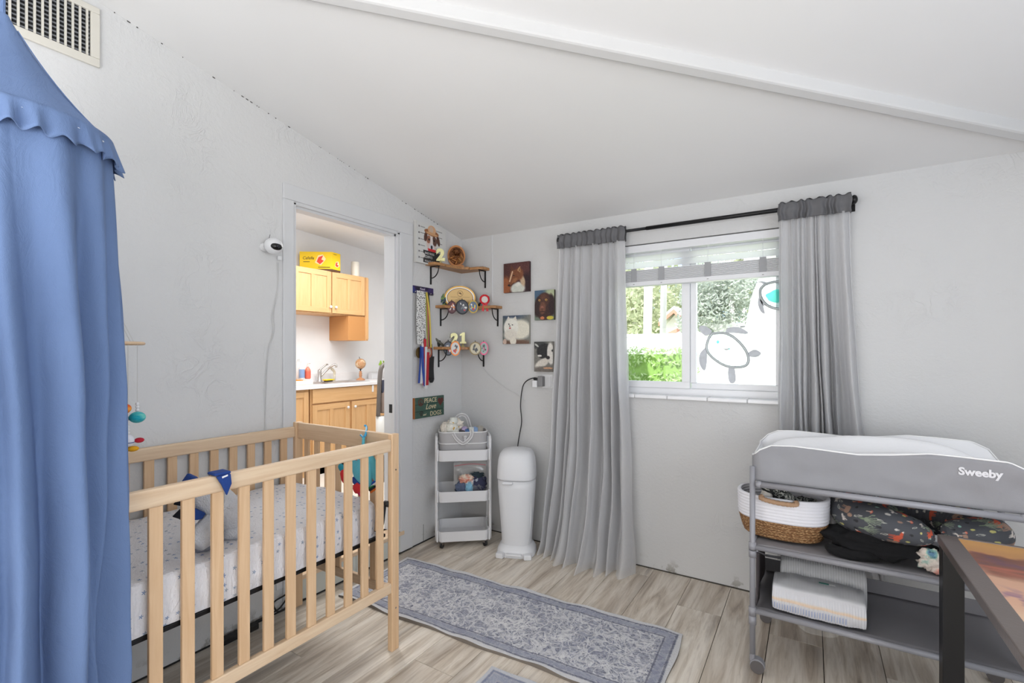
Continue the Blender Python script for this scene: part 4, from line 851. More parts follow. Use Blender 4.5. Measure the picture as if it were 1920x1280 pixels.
# oval award plate
op = thing('award_plate', 'oval gold award plate with engraved lines on the middle shelf', 'plate', on_c(863, 570, .24)[:2]+(z2,))
c = Vector(on_c(862.5, 558.5, .235)); s_ = (Vector(on_c(872.5, 558.5, .235))-c).length/10
disc('rim', op, c, 1, M('gold_rim', (206, 160, 84), .3, .7), .006, FW, 29*s_, 22.5*s_, 44); disc('silver_band', op, c+FW*.006, 1, M('silver_band', (220, 214, 206), .3, .5), .002, FW, 26.5*s_, 20*s_, 44)
disc('dark_line', op, c+FW*.008, 1, M('brown_line', (110, 76, 44), .4), .001, FW, 24.5*s_, 18.2*s_, 44); disc('face', op, c+FW*.009, 1, M('gold_face', (208, 174, 118), .4, .3), .001, FW, 23.5*s_, 17.2*s_, 44)
GRV = M('engraving', (96, 72, 44), .6)
o = c+FW*.0103+UP*8*s_
obj('engraved_ring', MB().tube([tuple(o+RT*.022*math.cos(a)+UP*.022*math.sin(a)) for a in [i*PI/12 for i in range(24)]], .0012, 5, closed=True), GRV, op)
obj('engraved_map', MB().add([tuple(o+FW*.0006+RT*a+UP*b) for a, b in ((-.014, .006), (.002, .008), (.008, .004), (.011, -.008), (.008, -.012), (.003, -.003), (-.012, .001))], [tuple(range(7))]), GRV, op)
for k, (w_, dz) in enumerate(((.075, -.028), (.02, -.040), (.04, -.05), (.014, -.058))):
    p = o+UP*dz+FW*.0006; obj('engraved_line', MB().add([tuple(p-RT*w_/1-UP*.0008), tuple(p+RT*w_/1-UP*.0008), tuple(p+RT*w_/1+UP*.0008), tuple(p-RT*w_/1+UP*.0008)], [(0, 1, 2, 3)]), GRV, op)
# medallions hanging over the shelf edges
def medal(label, u, v, cpl, r, seed, cols, sx=.85, nrm=FW):
    cpl += .11; r *= 1.13; c = Vector(on_c(u, v, cpl)); t = thing('enamel_medallion', label, 'medallion', tuple(c)); picdisc('enamel', t, c, r, nrm, seed, cols, .006, sx)
    obj('hanger', MB().tube([tuple(c+UP*(r-.004)), tuple(c+UP*(r+.008)-Vector(nrm)*.006)], .003, 6), BLACK, t)
W_, K_, O_, R_, G_, B_, Y_, PK, GR_ = (228, 226, 222), (22, 22, 26), (226, 130, 50), (196, 40, 48), (180, 150, 60), (60, 100, 170), (226, 196, 60), (220, 90, 130), (110, 112, 118)
medal('small maroon and orange oval medallion under the left of the oval plate', 847, 576, .245, .044, 1, [(60, 20, 30), (90, 36, 40), O_, (230, 150, 110), K_, W_], .72)
medal('large black and red round medallion under the centre of the oval plate', 866.5, 575.5, .255, .051, 2, [K_, (60, 62, 70), K_, R_, W_, GR_, W_], .88)
medal('gold edged blue medallion under the right of the oval plate', 887, 575, .25, .044, 3, [G_, (90, 104, 124), B_, B_, R_, W_, Y_], .78)
medal('black and blue round medallion left of the orange one on the lowest shelf', 840.5, 653, .24, .050, 4, [K_, (70, 76, 92), W_, O_, K_, R_, W_], .68)
medal('orange round medallion beside the number candles', 853.5, 653, .245, .050, 5, [O_, (206, 204, 200), R_, K_, (60, 60, 70), (60, 60, 70), O_], .68)
medal('khaki and black round medallion on the lowest shelf', 891, 653, .25, .046, 6, [(130, 112, 76), (196, 186, 156), K_, K_, (120, 100, 60), K_], .9)
medal('pink rimmed medallion at the right end of the lowest shelf', 907, 653, .24, .046, 7, [PK, (150, 170, 160), K_, GR_, (60, 60, 64), PK], .66)
# red rosette
ro = thing('rosette', 'red award rosette with two ribbon tails on the middle shelf', 'rosette', on_c(908.5, 562, .33)); c = Vector(on_c(908.5, 561.5, .39)); RR = M('red_satin', (206, 34, 44), .4, bump=.6, bscale=120)
def ros(u, v): a = 2*PI*u; r_ = .024+.016*v; return tuple(c+RT*r_*math.cos(a)+UP*r_*math.sin(a)+FW*(.004+.003*math.sin(a*22)*v))
obj('pleats', MB().surf(ros, 176, 5, True), RR, ro, smooth=True, solid=.001); disc('centre', ro, c+FW*.004, .025, M('rosette_centre', (214, 206, 200), .6), .003)
for a_, b_ in ((-10, 4), (4, 14)):
    p0 = c+RT*(.001*(a_+b_)/2)-UP*.02
    pts = [p0+RT*(-.008), p0+RT*.008, p0+RT*(.008+(.014 if a_ > 0 else -.012))-UP*.075, p0+RT*((.014 if a_ > 0 else -.012))-UP*.066, p0+RT*(-.008+(.014 if a_ > 0 else -.012))-UP*.075]
    pts = [p+FW*(.006 if a_ > 0 else .003) for p in pts]; obj('ribbon_tail', MB().add([tuple(p) for p in pts], [(0, 1, 2, 3, 4)]), RR, ro, solid=.001)
# small figures on the shelves
gd = thing('stone_ornament', 'green and blue split stone ornament at the left of the middle shelf', 'ornament', on_c(826, 575, .22)[:2]+(z2,)); c = Vector(on_c(826, 562, .22))
t_ = NT('geode'); f = t_.noise(t_.coords(), 40, 4, .6, .5); t_.l(t_.ramp(f, [(.35, lin((40, 46, 60))), (.48, lin((70, 90, 110))), (.56, lin((150, 180, 70))), (.68, lin((90, 110, 80)))]), t_.b.inputs['Base Color']); GEO = t_.m
obj('stone_half', MB().ell(tuple(c-RT*.012), (.034, .02, .055), Matrix.Rotation(-.35, 3, FW), 14, 12, .4, 10), GEO, gd); obj('stone_half', MB().ell(tuple(c+RT*.018-UP*.006), (.03, .018, .05), Matrix.Rotation(.1, 3, FW), 14, 12, .4, 10, 4), GEO, gd)
for k, u in enumerate((896, 921, 926)):
    c = Vector(on_c(u, 571, .24+.02*k)); t = thing('black_figurine', ['black figurine left of the red rosette', 'small black figurine just right of the red rosette', 'spiky black figurine at the right end of the middle shelf'][k], 'figurine', (c.x, c.y, z2), group='')
    obj('body', MB().ell((c.x, c.y, z2+.014), (.02, .012, .012), Matrix.Rotation(PI/4, 3, 'Z'), 12, 8), BLKP, t, smooth=True); obj('head', MB().ell((c.x+.012, c.y+.012, z2+.028), (.009, .008, .009), None, 10, 8), BLKP, t, smooth=True)
    obj('ear', MB().tube([(c.x+.014, c.y+.014, z2+.034), (c.x+.017, c.y+.017, z2+.046)], [.004, .0005], 6), BLKP, t)
cp = thing('folded_hat', 'dark green folded hat at the left of the lowest shelf', 'hat', on_c(822, 650, .3)[:2]+(z3,)); c = Vector(on_c(818, 643, .26))
obj('crown', MB().ell(tuple(c-UP*.002), (.035, .03, .045), None, 16, 10, .25), M('dark_green_felt', (34, 38, 36), .8), cp, smooth=True); obj('band', MB().tube(smoothpath([tuple(c+UP*.055-RT*.03+FW*.03), tuple(c+UP*.02+RT*.005+FW*.035), tuple(c-UP*.03+RT*.065+FW*.02)], 4), .009, 8), M('olive_band', (96, 96, 84), .6), cp, smooth=True)
# ------------------------------------------------------------------ canvases
def canvas(label, P, y0, y1, z0, z1_, wall, cat='picture'):
    """P picture; wall 'left' faces +x, 'back' faces -y"""
    if wall == 'left':
        t = thing('canvas_print', label, cat, (0, (y0+y1)/2, (z0+z1_)/2), group=''); obj('stretcher', MB().box((.002, y0, z0), (.030, y1, z1_)), M('canvas_edge_l', (214, 212, 208), .7), t)
        obj('print', P.mesh(lambda u, v: (.0306, y0+(y1-y0)*u, z1_-(z1_-z0)*v)), PRINT, t)
    else:
        t = thing('canvas_print', label, cat, ((y0+y1)/2, 0, (z0+z1_)/2), group=''); obj('stretcher', MB().box((y0, -.024, z0), (y1, -.002, z1_)), M('canvas_edge_b', tuple(P.c[:, -1].mean(0)), .7), t)
        obj('print', P.mesh(lambda u, v: (y0+(y1-y0)*u, -.0246, z1_-(z1_-z0)*v)), PRINT, t)
    return t
A = .33/.30
P = Pic(90, 80, A, (214, 214, 212))
for k in range(6):
    yy = .12+k*.15
    P.ln(.14, yy, .30, yy, .006, (60, 60, 64)); P.ln(.62, yy, .95, yy, .006, (60, 60, 64)); P.e(.10, yy, .015, .022, (90, 90, 94))
P.e(.54, .45, .19, .22, (214, 196, 190)); P.e(.44, .38, .075, .10, (150, 100, 78), .3); P.e(.66, .39, .085, .12, (96, 66, 56), -.2); P.e(.33, .33, .06, .12, (84, 50, 38), .2); P.e(.80, .36, .06, .13, (84, 50, 38), -.3)
P.e(.545, .42, .05, .2, (226, 216, 212)); P.e(.55, .56, .085, .09, (214, 214, 220)); P.e(.55, .56, .04, .05, (28, 28, 34)); P.e(.455, .38, .035, .026, (24, 16, 16)); P.e(.645, .38, .035, .026, (24, 16, 16))
P.e(.55, .20, .27, .08, (150, 96, 60), .05); P.e(.56, .13, .15, .11, (214, 168, 128)); P.e(.54, .12, .07, .08, (204, 180, 160)); P.e(.56, .225, .22, .035, (206, 158, 114), .05)
P.p([(.40, .60), (.72, .60), (.68, .70), (.56, .72), (.43, .70)], (206, 40, 48)); P.p([(.24, .66), (.93, .66), (.93, .97), (.24, .97)], (38, 36, 38)); P.e(.24, .80, .07, .06, (214, 210, 206))
mg = canvas('mugshot style canvas of a dog in a tan cowboy hat, behind the top shelf', P, -.563, -.238, 2.055, 2.355, 'left')
WT = M('print_white', (225, 225, 225), .7)
for k, (s, z) in enumerate((('BAD DOG', 2.128), ('220915', 2.100), ('POLICE DEPT', 2.070))): text(s, 'lettering', .024, (.0312, -.475, z), (0, 1, 0), (0, 0, 1), WT, mg, .0002, width=[.10, .08, .12][k])
for k in range(6): text('765432'[k], 'lettering', .018, (.0312, -.546, 2.355-.3*(.12+k*.15)-.007), (0, 1, 0), (0, 0, 1), M('ink', (40, 40, 44), .7), mg, .0002)
# collie
P = Pic(60, 60, 1, (74, 40, 36)); P.e(.7, .25, .5, .25, (88, 48, 46), soft=.8); P.e(.9, .8, .3, .4, (44, 22, 28), soft=.6); P.e(.08, .8, .2, .35, (150, 88, 52), soft=.5)
P.e(.56, .88, .28, .2, (206, 208, 198), soft=.3); P.e(.74, .62, .09, .2, (196, 170, 140), -.3, .5); P.e(.60, .40, .17, .20, (128, 76, 46), soft=.4)
P.p([(.28, .26), (.62, .22), (.68, .5), (.48, .62), (.30, .80), (.18, .77), (.22, .5)], (122, 72, 44)); P.ln(.35, .30, .24, .62, .022, (222, 188, 154)); P.e(.44, .60, .12, .07, (150, 98, 62), -.6, .5); P.p([(.27, .28), (.30, .05), (.42, .24)], (96, 54, 36)); P.p([(.54, .26), (.66, .12), (.66, .36)], (206, 160, 112)); P.p([(.58, .26), (.645, .17), (.64, .32)], (96, 54, 40))
P.e(.21, .75, .045, .032, (24, 16, 18)); P.ln(.24, .79, .42, .68, .012, (60, 34, 28)); P.e(.40, .43, .032, .018, (18, 10, 10)); P.e(.56, .74, .10, .07, (226, 224, 214), -.5, .5); P.grain(7)
canvas('canvas portrait of a brown and white collie on a dark red ground', P, .428, .656, 1.860, 2.084, 'back')
# brown spaniel
P = Pic(50, 70, .75, (110, 124, 110)); P.e(.1, .1, .3, .2, (70, 96, 120), soft=.6); P.e(.65, .1, .2, .2, (176, 186, 150), soft=.6); P.e(.38, .55, .36, .46, (60, 34, 28), soft=.12); P.e(.12, .55, .13, .33, (46, 26, 24), .1, .3); P.e(.66, .5, .13, .36, (44, 24, 26), -.1, .3)
P.e(.38, .33, .2, .22, (74, 42, 32), soft=.3); P.e(.31, .60, .12, .2, (112, 70, 52), .1, .4); P.e(.29, .57, .06, .038, (150, 96, 78)); P.ln(.29, .6, .29, .7, .01, (50, 28, 24)); P.ln(.20, .72, .38, .72, .012, (46, 26, 22)); P.e(.33, .22, .1, .08, (92, 54, 38), 0, .8); P.e(.19, .33, .04, .034, (206, 160, 84)); P.e(.45, .33, .042, .034, (206, 160, 84)); P.e(.19, .33, .02, .02, (40, 24, 16)); P.e(.45, .33, .02, .02, (40, 24, 16))
P.e(.3, .93, .08, .05, (196, 120, 80)); P.e(.6, .93, .13, .06, (206, 190, 70)); P.grain(7)
canvas('canvas portrait of a dark brown dog with amber eyes beside the left curtain', P, .701, .862, 1.640, 1.859, 'back')
# pomeranian
P = Pic(60, 60, 1, (120, 122, 116)); P.e(.3, .0, .5, .15, (70, 84, 104), soft=.8); P.e(.5, .97, .6, .12, (110, 84, 70), soft=.6); P.e(.05, .5, .1, .4, (84, 92, 90), soft=.6); P.e(.65, .5, .42, .34, (226, 222, 206), soft=.3); P.e(.32, .42, .28, .34, (234, 232, 222), soft=.2); P.e(.3, .68, .26, .2, (222, 216, 204), soft=.4)
P.p([(.15, .14), (.22, .02), (.30, .14)], (226, 220, 208)); P.p([(.38, .12), (.50, .02), (.54, .2)], (222, 216, 204)); P.e(.24, .30, .03, .025, (24, 20, 24)); P.e(.37, .33, .025, .02, (24, 20, 24)); P.e(.27, .37, .03, .02, (30, 24, 28)); P.e(.28, .44, .035, .03, (176, 66, 70)); P.e(.08, .92, .07, .1, (206, 180, 164)); P.e(.4, .9, .12, .14, (228, 222, 208)); P.grain(6)
canvas('canvas portrait of a fluffy white pomeranian, lower left of the four dogs', P, .420, .655, 1.468, 1.684, 'back')
# black and white puppy
P = Pic(44, 70, .7, (120, 118, 112)); P.e(.2, .1, .3, .14, (60, 62, 60), soft=.6); P.e(.1, .12, .1, .03, (190, 190, 184), .6); P.e(.42, .33, .32, .26, (34, 34, 36), soft=.15); P.e(.62, .4, .13, .36, (226, 222, 216), -.05, .2); P.e(.3, .72, .3, .13, (212, 206, 196), -.5, .3); P.e(.21, .47, .08, .035, (214, 210, 204)); P.e(.52, .53, .07, .06, (44, 38, 38)); P.e(.68, .3, .03, .04, (20, 20, 24)); P.e(.4, .92, .4, .1, (110, 104, 98), soft=.5); P.e(.52, .88, .18, .03, (196, 150, 116)); P.grain(9)
canvas('canvas portrait of a black and white puppy, lowest beside the left curtain', P, .697, .852, 1.262, 1.482, 'back')
# ------------------------------------------------------------------ sign
sg = thing('wooden_sign', 'green wooden plank sign reading peace love and dogs', 'sign', (.01, -.405, 1.0))
GB = M('green_painted_board', (62, 90, 78), .7, var=.3, vscale=16, bump=.3, bscale=40); zb0, zb1 = .922, 1.073
for k in range(3): obj('board', MB().box((.002, -.566, zb0+k*.0505), (.018, -.244, zb0+k*.0505+.049)), GB, sg, bevel=.0015)
obj('edge_strip', MB().box((.0, -.571, zb0), (.019, -.566, zb1)), M('rust_edge', (176, 110, 60), .6), sg)
CW = M('cream_letter_paint', (222, 206, 170), .7)
text('PEACE', 'lettering', .05, (.0185, -.468, 1.031), (0, 1, 0), (0, 0, 1), CW, sg, .0004, width=.135)
text('Love', 'lettering', .048, (.0185, -.455, .982), (0, 1, 0), (0, 0, 1), CW, sg, .0004, shear=.35, width=.115); text('and', 'lettering', .022, (.0185, -.480, .938), (0, 1, 0), (0, 0, 1), CW, sg, .0004, shear=.3)
text('DOGS', 'lettering', .048, (.0185, -.405, .930), (0, 1, 0), (0, 0, 1), CW, sg, .0004, width=.125)
MR = M('maroon_paint', (92, 44, 38), .7); DG = M('dark_symbol_paint', (50, 56, 50), .7)
hp = [(.016*math.sin(t)**3*2.0, (.013*math.cos(t)-.005*math.cos(2*t)-.002*math.cos(3*t)-.001*math.cos(4*t))*2.2) for t in [i*2*PI/30 for i in range(30)]]
obj('heart', MB().px([(-.287+a, 1.03+b) for a, b in hp], .018, .0195), MR, sg)
for k, (dy, dz, r_) in enumerate(((0, 0, .013), (-.017, .012, .006), (-.006, .021, .006), (.007, .021, .006), (.017, .012, .006))): obj('paw_mark', MB().px([(-.50+dy+r_*math.cos(a), .947+dz+r_*math.sin(a)) for a in [i*PI/8 for i in range(16)]], .018, .0195), DG, sg)
obj('peace_ring', MB().tube([(.0185, -.505+.024*math.cos(a), 1.037+.024*math.sin(a)) for a in [i*PI/14 for i in range(28)]], .003, 6, closed=True), MR, sg)
for a in (PI/2, -PI/2, -PI/4, -3*PI/4): obj('peace_bar', MB().tube([(.0185, -.505, 1.037), (.0185, -.505+.023*math.cos(a), 1.037+.023*math.sin(a))], .0025, 6), MR, sg)
# ------------------------------------------------------------------ medal hanger
mh = thing('medal_hanger', 'dark purple medal hanger plate with hooks on the left wall', 'hanger', (.01, -.47, 1.85))
t_ = NT('galaxy_print'); f = t_.noise(t_.coords(), 9, 4, .6, 1); t_.l(t_.ramp(f, [(.4, lin((24, 20, 40))), (.55, lin((60, 40, 100))), (.7, lin((50, 80, 150)))]), t_.b.inputs['Base Color']); t_.b.inputs['Roughness'].default_value = .4
obj('plate', MB().box((.004, -.584, 1.832), (.012, -.357, 1.886)), t_.m, mh, bevel=.006)
WT2 = M('plate_white', (226, 220, 236), .5)
text('Kizzel', 'lettering', .022, (.0125, -.48, 1.862), (0, 1, 0), (0, 0, 1), WT2, mh, .0003, align='CENTER'); text('THE BEST DOG', 'lettering', .0135, (.0125, -.47, 1.846), (0, 1, 0), (0, 0, 1), WT2, mh, .0003, align='CENTER', shear=.2)
for k in range(7): obj('hook', MB().tube([(.012, -.57+k*.033, 1.839), (.028, -.57+k*.033, 1.839), (.03, -.57+k*.033, 1.846)], .003, 6), CHROME, mh)
H_ = lambda u, v, x=.03: on_x(u, v, x)
def strip(nm, par, mat_, pts, w_, x, wav=.0):
    """flat ribbon following pixels-survey points on plane x"""
    L_ = [Vector(on_x(u, v, x)) for u, v in pts]; L_ = smoothpath(L_, 5); V = []
    for i, p in enumerate(L_):
        ww = w_*.92; V += [(p.x+wav*math.sin(i), p.y-ww, p.z), (p.x+wav*math.sin(i+.6), p.y+ww, p.z)]
    return obj(nm, MB().add(V, [(2*i, 2*i+1, 2*i+3, 2*i+2) for i in range(len(L_)-1)]), mat_, par, solid=.0012)
t_ = NT('paw_ribbon'); vo = t_.n('TexVoronoi', Scale=75., Randomness=.8); t_.l(t_.coords(), vo.inputs['Vector']); t_.l(t_.mix(t_.math('LESS_THAN', vo.outputs['Distance'], .33), lin((226, 226, 224)), lin((24, 24, 28))), t_.b.inputs['Base Color']); PAW = t_.m
PURP = M('purple_ribbon', (56, 40, 96), .5); MULT = [M('rib_%d' % i, c, .5) for i, c in enumerate(((206, 204, 200), (150, 160, 70), (200, 120, 110), (30, 36, 44), (220, 196, 90)))]
mb_ = thing('award_medal', 'bronze medal on a white ribbon with black paw prints', 'medal', H_(786, 650)); strip('ribbon', mb_, PAW, ((787, 545), (786, 600), (788, 645)), .032, .036); strip('ribbon', mb_, PAW, ((793, 547), (793, 600), (790, 645)), .03, .032)
disc('medal_disc', mb_, H_(785.5, 661, .030), .040, M('bronze_medal', (120, 96, 56), .35, .8), .004, (1, 0, 0), .8)
m2 = thing('ribbon_bundle', 'thin striped medal ribbons hanging beside the paw print ribbon', 'ribbons', H_(800, 600))
for k, (a_, b_) in enumerate(((797, 800), (799, 802), (801, 804), (803, 806), (800, 808))): strip('ribbon', m2, MULT[k], ((a_, 548), ((a_+b_)/2-1+k*.6, 590), (b_, 652)), .009, .030+.002*k)
strip('ribbon', m2, PURP, ((795, 548), (796, 590), (797, 635)), .018, .026)
disc('medal_disc', m2, H_(804, 660, .040), .042, M('copper_medal', (190, 110, 90), .35, .7), .004, (1, 0, 0), .75); disc('medal_face', m2, H_(804, 660, .0442), .026, M('medal_face', (196, 190, 176), .4, .5), .002, (1, 0, 0), .75)
m3 = thing('tricolour_ribbon', 'red white and blue medal ribbon hanging lowest under the hanger', 'ribbon', H_(792, 690))
for k, (mm, pts) in enumerate(((M('ribbon_blue', (44, 76, 160), .5), ((790, 648), (789, 680), (786, 718))), (M('ribbon_white', (224, 224, 226), .5), ((793, 645), (792, 680), (790, 719))), (M('ribbon_red', (196, 36, 48), .5), ((797, 635), (797, 680), (795, 722))), (M('ribbon_blue2', (44, 76, 160), .5), ((792, 650), (793, 685), (797, 724))), (M('ribbon_white2', (224, 224, 226), .5), ((799, 650), (799, 690), (799, 728))), (M('ribbon_red2', (180, 30, 44), .5), ((803, 660), (802, 690), (801, 722))))):
    strip('ribbon_band', m3, mm, pts, .014, .040+.003*k)
m4 = thing('black_lanyard', 'black patterned lanyard hanging beside the tricolour ribbon', 'lanyard', H_(809, 690)); strip('strap', m4, M('black_strap', (28, 28, 30), .6), ((807, 645), (808, 670), (807, 712)), .02, .030)
strip('strap', m4, M('black_strap2', (34, 34, 36), .6), ((812, 668), (811, 690), (812, 712)), .014, .026); obj('knot', MB().ell(H_(809, 713, .03), (.012, .022, .018), None, 12, 8, .3), BLKP, m4)
# ------------------------------------------------------------------ back wall outlet, plugs, cords
wo_ = thing('power_outlet', 'white outlet plate beside the left curtain', 'outlet', (.795, 0, 1.19)); obj('cover_plate', MB().box((.755, -.006, 1.14), (.838, 0, 1.24)), WPLAST, wo_, bevel=.003)
obj('socket', MB().box((.80, -.012, 1.15), (.83, -.006, 1.23)), WPLAST2, wo_, bevel=.002)
ad = thing('plug_adapter', 'grey and white plug adapters in the wall outlet', 'plug', (.76, -.03, 1.19)); obj('adapter', MB().box((.738, -.05, 1.155), (.778, -.006, 1.228)), M('adapter_grey', (128, 128, 130), .5), ad, bevel=.004)
obj('charger', MB().box((.700, -.06, 1.148), (.737, -.015, 1.198)), WPLAST, ad, bevel=.004)
pc = thing('pail_cord', 'black cord running from the outlet down to the diaper pail', 'cord', (.6, -.03, .9))
obj('wire', MB().tube(smoothpath([(.735, -.03, 1.205), (.69, -.03, 1.213)]+[on_y(u, v, -.03) for u, v in ((985, 716), (979, 730), (976, 760), (978, 790), (974, 815), (971, 834))]+[(.58, -.08, .60)], 6), .004, 8), BLKP, pc, smooth=True)
obj('plug', MB().tube([(.745, -.03, 1.205), (.70, -.03, 1.209)], .011, 8), BLKP, pc, smooth=True)
wc = thing('white_wall_cord', 'thin white cord running diagonally down the back wall to the outlet', 'cord', (.5, 0, 1.2)); obj('wire', MB().tube(smoothpath([on_y(u, v, -.006) for u, v in ((905, 655), (902, 680), (908, 692), (922, 706), (945, 724), (968, 738), (985, 752))], 5), .0025, 6), WIRE, wc)

# ------------------------------------------------------------------ utility cart (built square to itself, then turned)
ca_ = thing('utility_cart', 'white three tier metal utility cart on casters in the room corner', 'cart', (.225, -.272, 0), math.radians(40))
CW_ = M('cart_white', (226, 226, 228), .4)
def lobj(nm, mb, m, par=ca_, **k): return obj(nm, mb, m, par, world=False, **k)
hw, hd = .19, .145
for k, (zb, zt) in enumerate(((.622, .70), (.328, .404), (.045, .118))):
    mb = MB(); t = .004; w_ = hw-.008; c_ = .03
    def rr(hw_, hd_, r_, n=5): 
        out = []
        for cx, cy, a in ((hw_-r_, hd_-r_, 0), (-hw_+r_, hd_-r_, PI/2), (-hw_+r_, -hd_+r_, PI), (hw_-r_, -hd_+r_, 1.5*PI)):
            out += [(cx+r_*math.cos(a+PI/2*i/n), cy+r_*math.sin(a+PI/2*i/n)) for i in range(n+1)]
        return out
    o0, o1, i1, i0 = rr(w_-.004, hd-.004, c_), rr(w_, hd, c_), rr(w_-.005, hd-.005, c_), rr(w_-.009, hd-.009, c_); n = len(o0)
    mb.add([(x, y, zb) for x, y in o0]+[(x, y, zt) for x, y in o1]+[(x, y, zt) for x, y in i1]+[(x, y, zb+.004) for x, y in i0], [(a*n+i, a*n+(i+1) % n, (a+1)*n+(i+1) % n, (a+1)*n+i) for a in range(3) for i in range(n)]+[tuple(range(n))[::-1], tuple(range(3*n, 4*n))])
    lobj('tray', mb, CW_)
    for sx in (-1, 1):
        for sy in (-.55, .55): lobj('corner_clip', MB().cb((sx*(hw-.003), sy*hd*1.3, (zb+zt)/2+.002), (.014, .05, .085)), CW_, bevel=.004)
for sx in (-1, 1):
    x_ = sx*(hw+.004)
    pts = [(x_, -hd*.78, .05), (x_, -hd*.72, .70), (x_, -hd*.66, .765), (x_, -hd*.45, .785), (x_, hd*.45, .785), (x_, hd*.66, .765), (x_, hd*.72, .70), (x_, hd*.78, .05)]
    lobj('side_frame', MB().tube(smoothpath(pts, 5), .0105, 10), CW_, smooth=True)
for sx in (-1, 1):
    for sy in (-1, 1):
        cx, cy = sx*(hw-.035), sy*(hd-.02); a = .5*sx
        c = lobj('caster', MB().cb((cx, cy, .043), (.022, .022, .01)).box((cx-.012, cy-.016, .024), (cx-.009, cy+.016, .044), a, (cx, cy)).box((cx+.009, cy-.016, .024), (cx+.012, cy+.016, .044), a, (cx, cy)), CHROME)
        ux, uy = math.cos(a), math.sin(a); lobj('wheel', MB().tube([(cx-.008*ux, cy-.008*uy-.008, .02), (cx+.008*ux, cy+.008*uy-.008, .02)], .0195, 18), BLKP, par=c)
# diaper caddy in the top tray
RZ = math.radians(40)
dc = thing('diaper_caddy', 'grey striped fabric caddy with white piping in the top cart tray', 'basket', (.225, -.272, .627), RZ)
t_ = NT('grey_twill'); wv = t_.n('TexWave', Scale=160., Distortion=.0); t_.l(t_.coords((1, 1, 1), 'Object', (0, .8, 0)), wv.inputs['Vector']); t_.l(t_.mix(wv.outputs['Fac'], lin((160, 158, 160)), lin((196, 194, 194))), t_.b.inputs['Base Color']); t_.b.inputs['Roughness'].default_value = .9; TW = t_.m
WPIPE = M('white_piping', (236, 236, 236), .7)
bw, bd, bh = .177, .108, .195
def rrect(hw_, hd_, r_, n=8):
    out = []
    for cx, cy, a in ((hw_-r_, hd_-r_, 0), (-hw_+r_, hd_-r_, PI/2), (-hw_+r_, -hd_+r_, PI), (hw_-r_, -hd_+r_, 1.5*PI)): out += [(cx+r_*math.cos(a+PI/2*i/n), cy+r_*math.sin(a+PI/2*i/n)) for i in range(n+1)]
    return out
o_, i_ = rrect(bw, bd, .06), rrect(bw-.006, bd-.006, .055); n = len(o_)
obj('fabric_wall', MB().add([(x*.97, y*.97, .0) for x, y in o_]+[(x, y, bh) for x, y in o_]+[(x, y, bh) for x, y in i_]+[(x*.97, y*.97, .05) for x, y in i_], [(a*n+i, a*n+(i+1) % n, (a+1)*n+(i+1) % n, (a+1)*n+i) for a in range(3) for i in range(n)]+[tuple(range(n))[::-1], tuple(range(3*n, 4*n))]), TW, dc, world=False, smooth=False)
for z, k in ((bh, 1.), (bh*.58, .995)): obj('piping', MB().tube([(x*k, y*k, z) for x, y in o_], .0042, 6, closed=True), WPIPE, dc, world=False, smooth=True)
def strap(pts, w_=.018):
    L_ = smoothpath(pts, 7); s_ = MB(); V = []
    for i, p in enumerate(L_):
        t = (L_[min(i+1, len(L_)-1)]-L_[max(i-1, 0)]).normalized(); nn = t.cross(Vector((0, 1, 0))).normalized()*w_/2; V += [p-nn, p+nn]
    h_ = obj('handle', MB().add(V, [(2*i, 2*i+1, 2*i+3, 2*i+2) for i in range(len(L_)-1)]), TW, dc, world=False, solid=.003)
    for s2 in (0, 1): obj('piping', MB().tube([V[2*i+s2] for i in range(len(L_))], .003, 5), WPIPE, h_, world=False, smooth=True)
strap([(-.075, -bd-.004, bh-.005), (-.05, -bd-.014, bh-.045), (-.005, -bd-.02, bh-.075), (.04, -bd-.018, bh-.045), (.06, -bd-.012, bh-.01), (.055, -bd-.004, bh+.02)])
strap([(-.07, bd-.012, bh-.01), (-.06, bd-.03, bh+.06), (-.02, bd-.04, bh+.105), (.03, bd-.04, bh+.09), (.06, bd-.02, bh+.0)])
obj('felt_charm', MB().ell((.012, -bd-.009, bh-.05), (.012, .006, .02), None, 12, 8).ell((.012, -bd-.011, bh-.03), (.016, .006, .012), None, 12, 8), M('charm_grey', (190, 190, 192), .9), dc, world=False, smooth=True)
def roll(lab, x, y, z, r_, L_, colr, vert=True, tilt=0., nm='rolled_cloth'):
    c, q = math.cos(RZ), math.sin(RZ); wx, wy = .225+x*c-y*q, -.272+x*q+y*c
    t = thing(nm, lab, 'cloth', (wx, wy, .627+z-L_/2), RZ, 'rolled cloths in the caddy'); pts = []
    mat_ = colr if not isinstance(colr, tuple) else M('roll_%d%d%d' % colr, colr, .9, bump=.4, bscale=60)
    N_ = 40; V = []
    for j in (0, 1):
        for i in range(N_): a = i/N_*5*PI; rr_ = r_*(.25+.75*i/N_); V.append((rr_*math.cos(a), rr_*math.sin(a), L_*j+.004*math.sin(a)))
    m_ = obj('cloth', MB().add(V, [(i, i+1, N_+i+1, N_+i) for i in range(N_-1)]), mat_, t, world=False, smooth=True, solid=.006); t.rotation_euler = (tilt, tilt*.5, RZ); return t
roll('pale blue rolled cloth standing in the caddy beside the handle', .085, -.03, .155, .025, .12, (150, 180, 220)); roll('grey and cream striped rolled cloth at the right end of the caddy', .125, -.01, .165, .026, .11, (176, 170, 160))
roll('dark grey rolled cloth low in the middle of the caddy', -.01, -.05, .135, .024, .12, (90, 88, 94)); roll('lilac rolled cloth behind the dark grey one in the caddy', .01, -.0, .155, .024, .12, (196, 180, 214)); roll('blue and green rolled cloth by the front strap of the caddy', .035, -.05, .145, .02, .12, (90, 130, 190)); roll('white rolled cloth under the front strap end', .06, -.06, .16, .018, .12, (226, 230, 226))
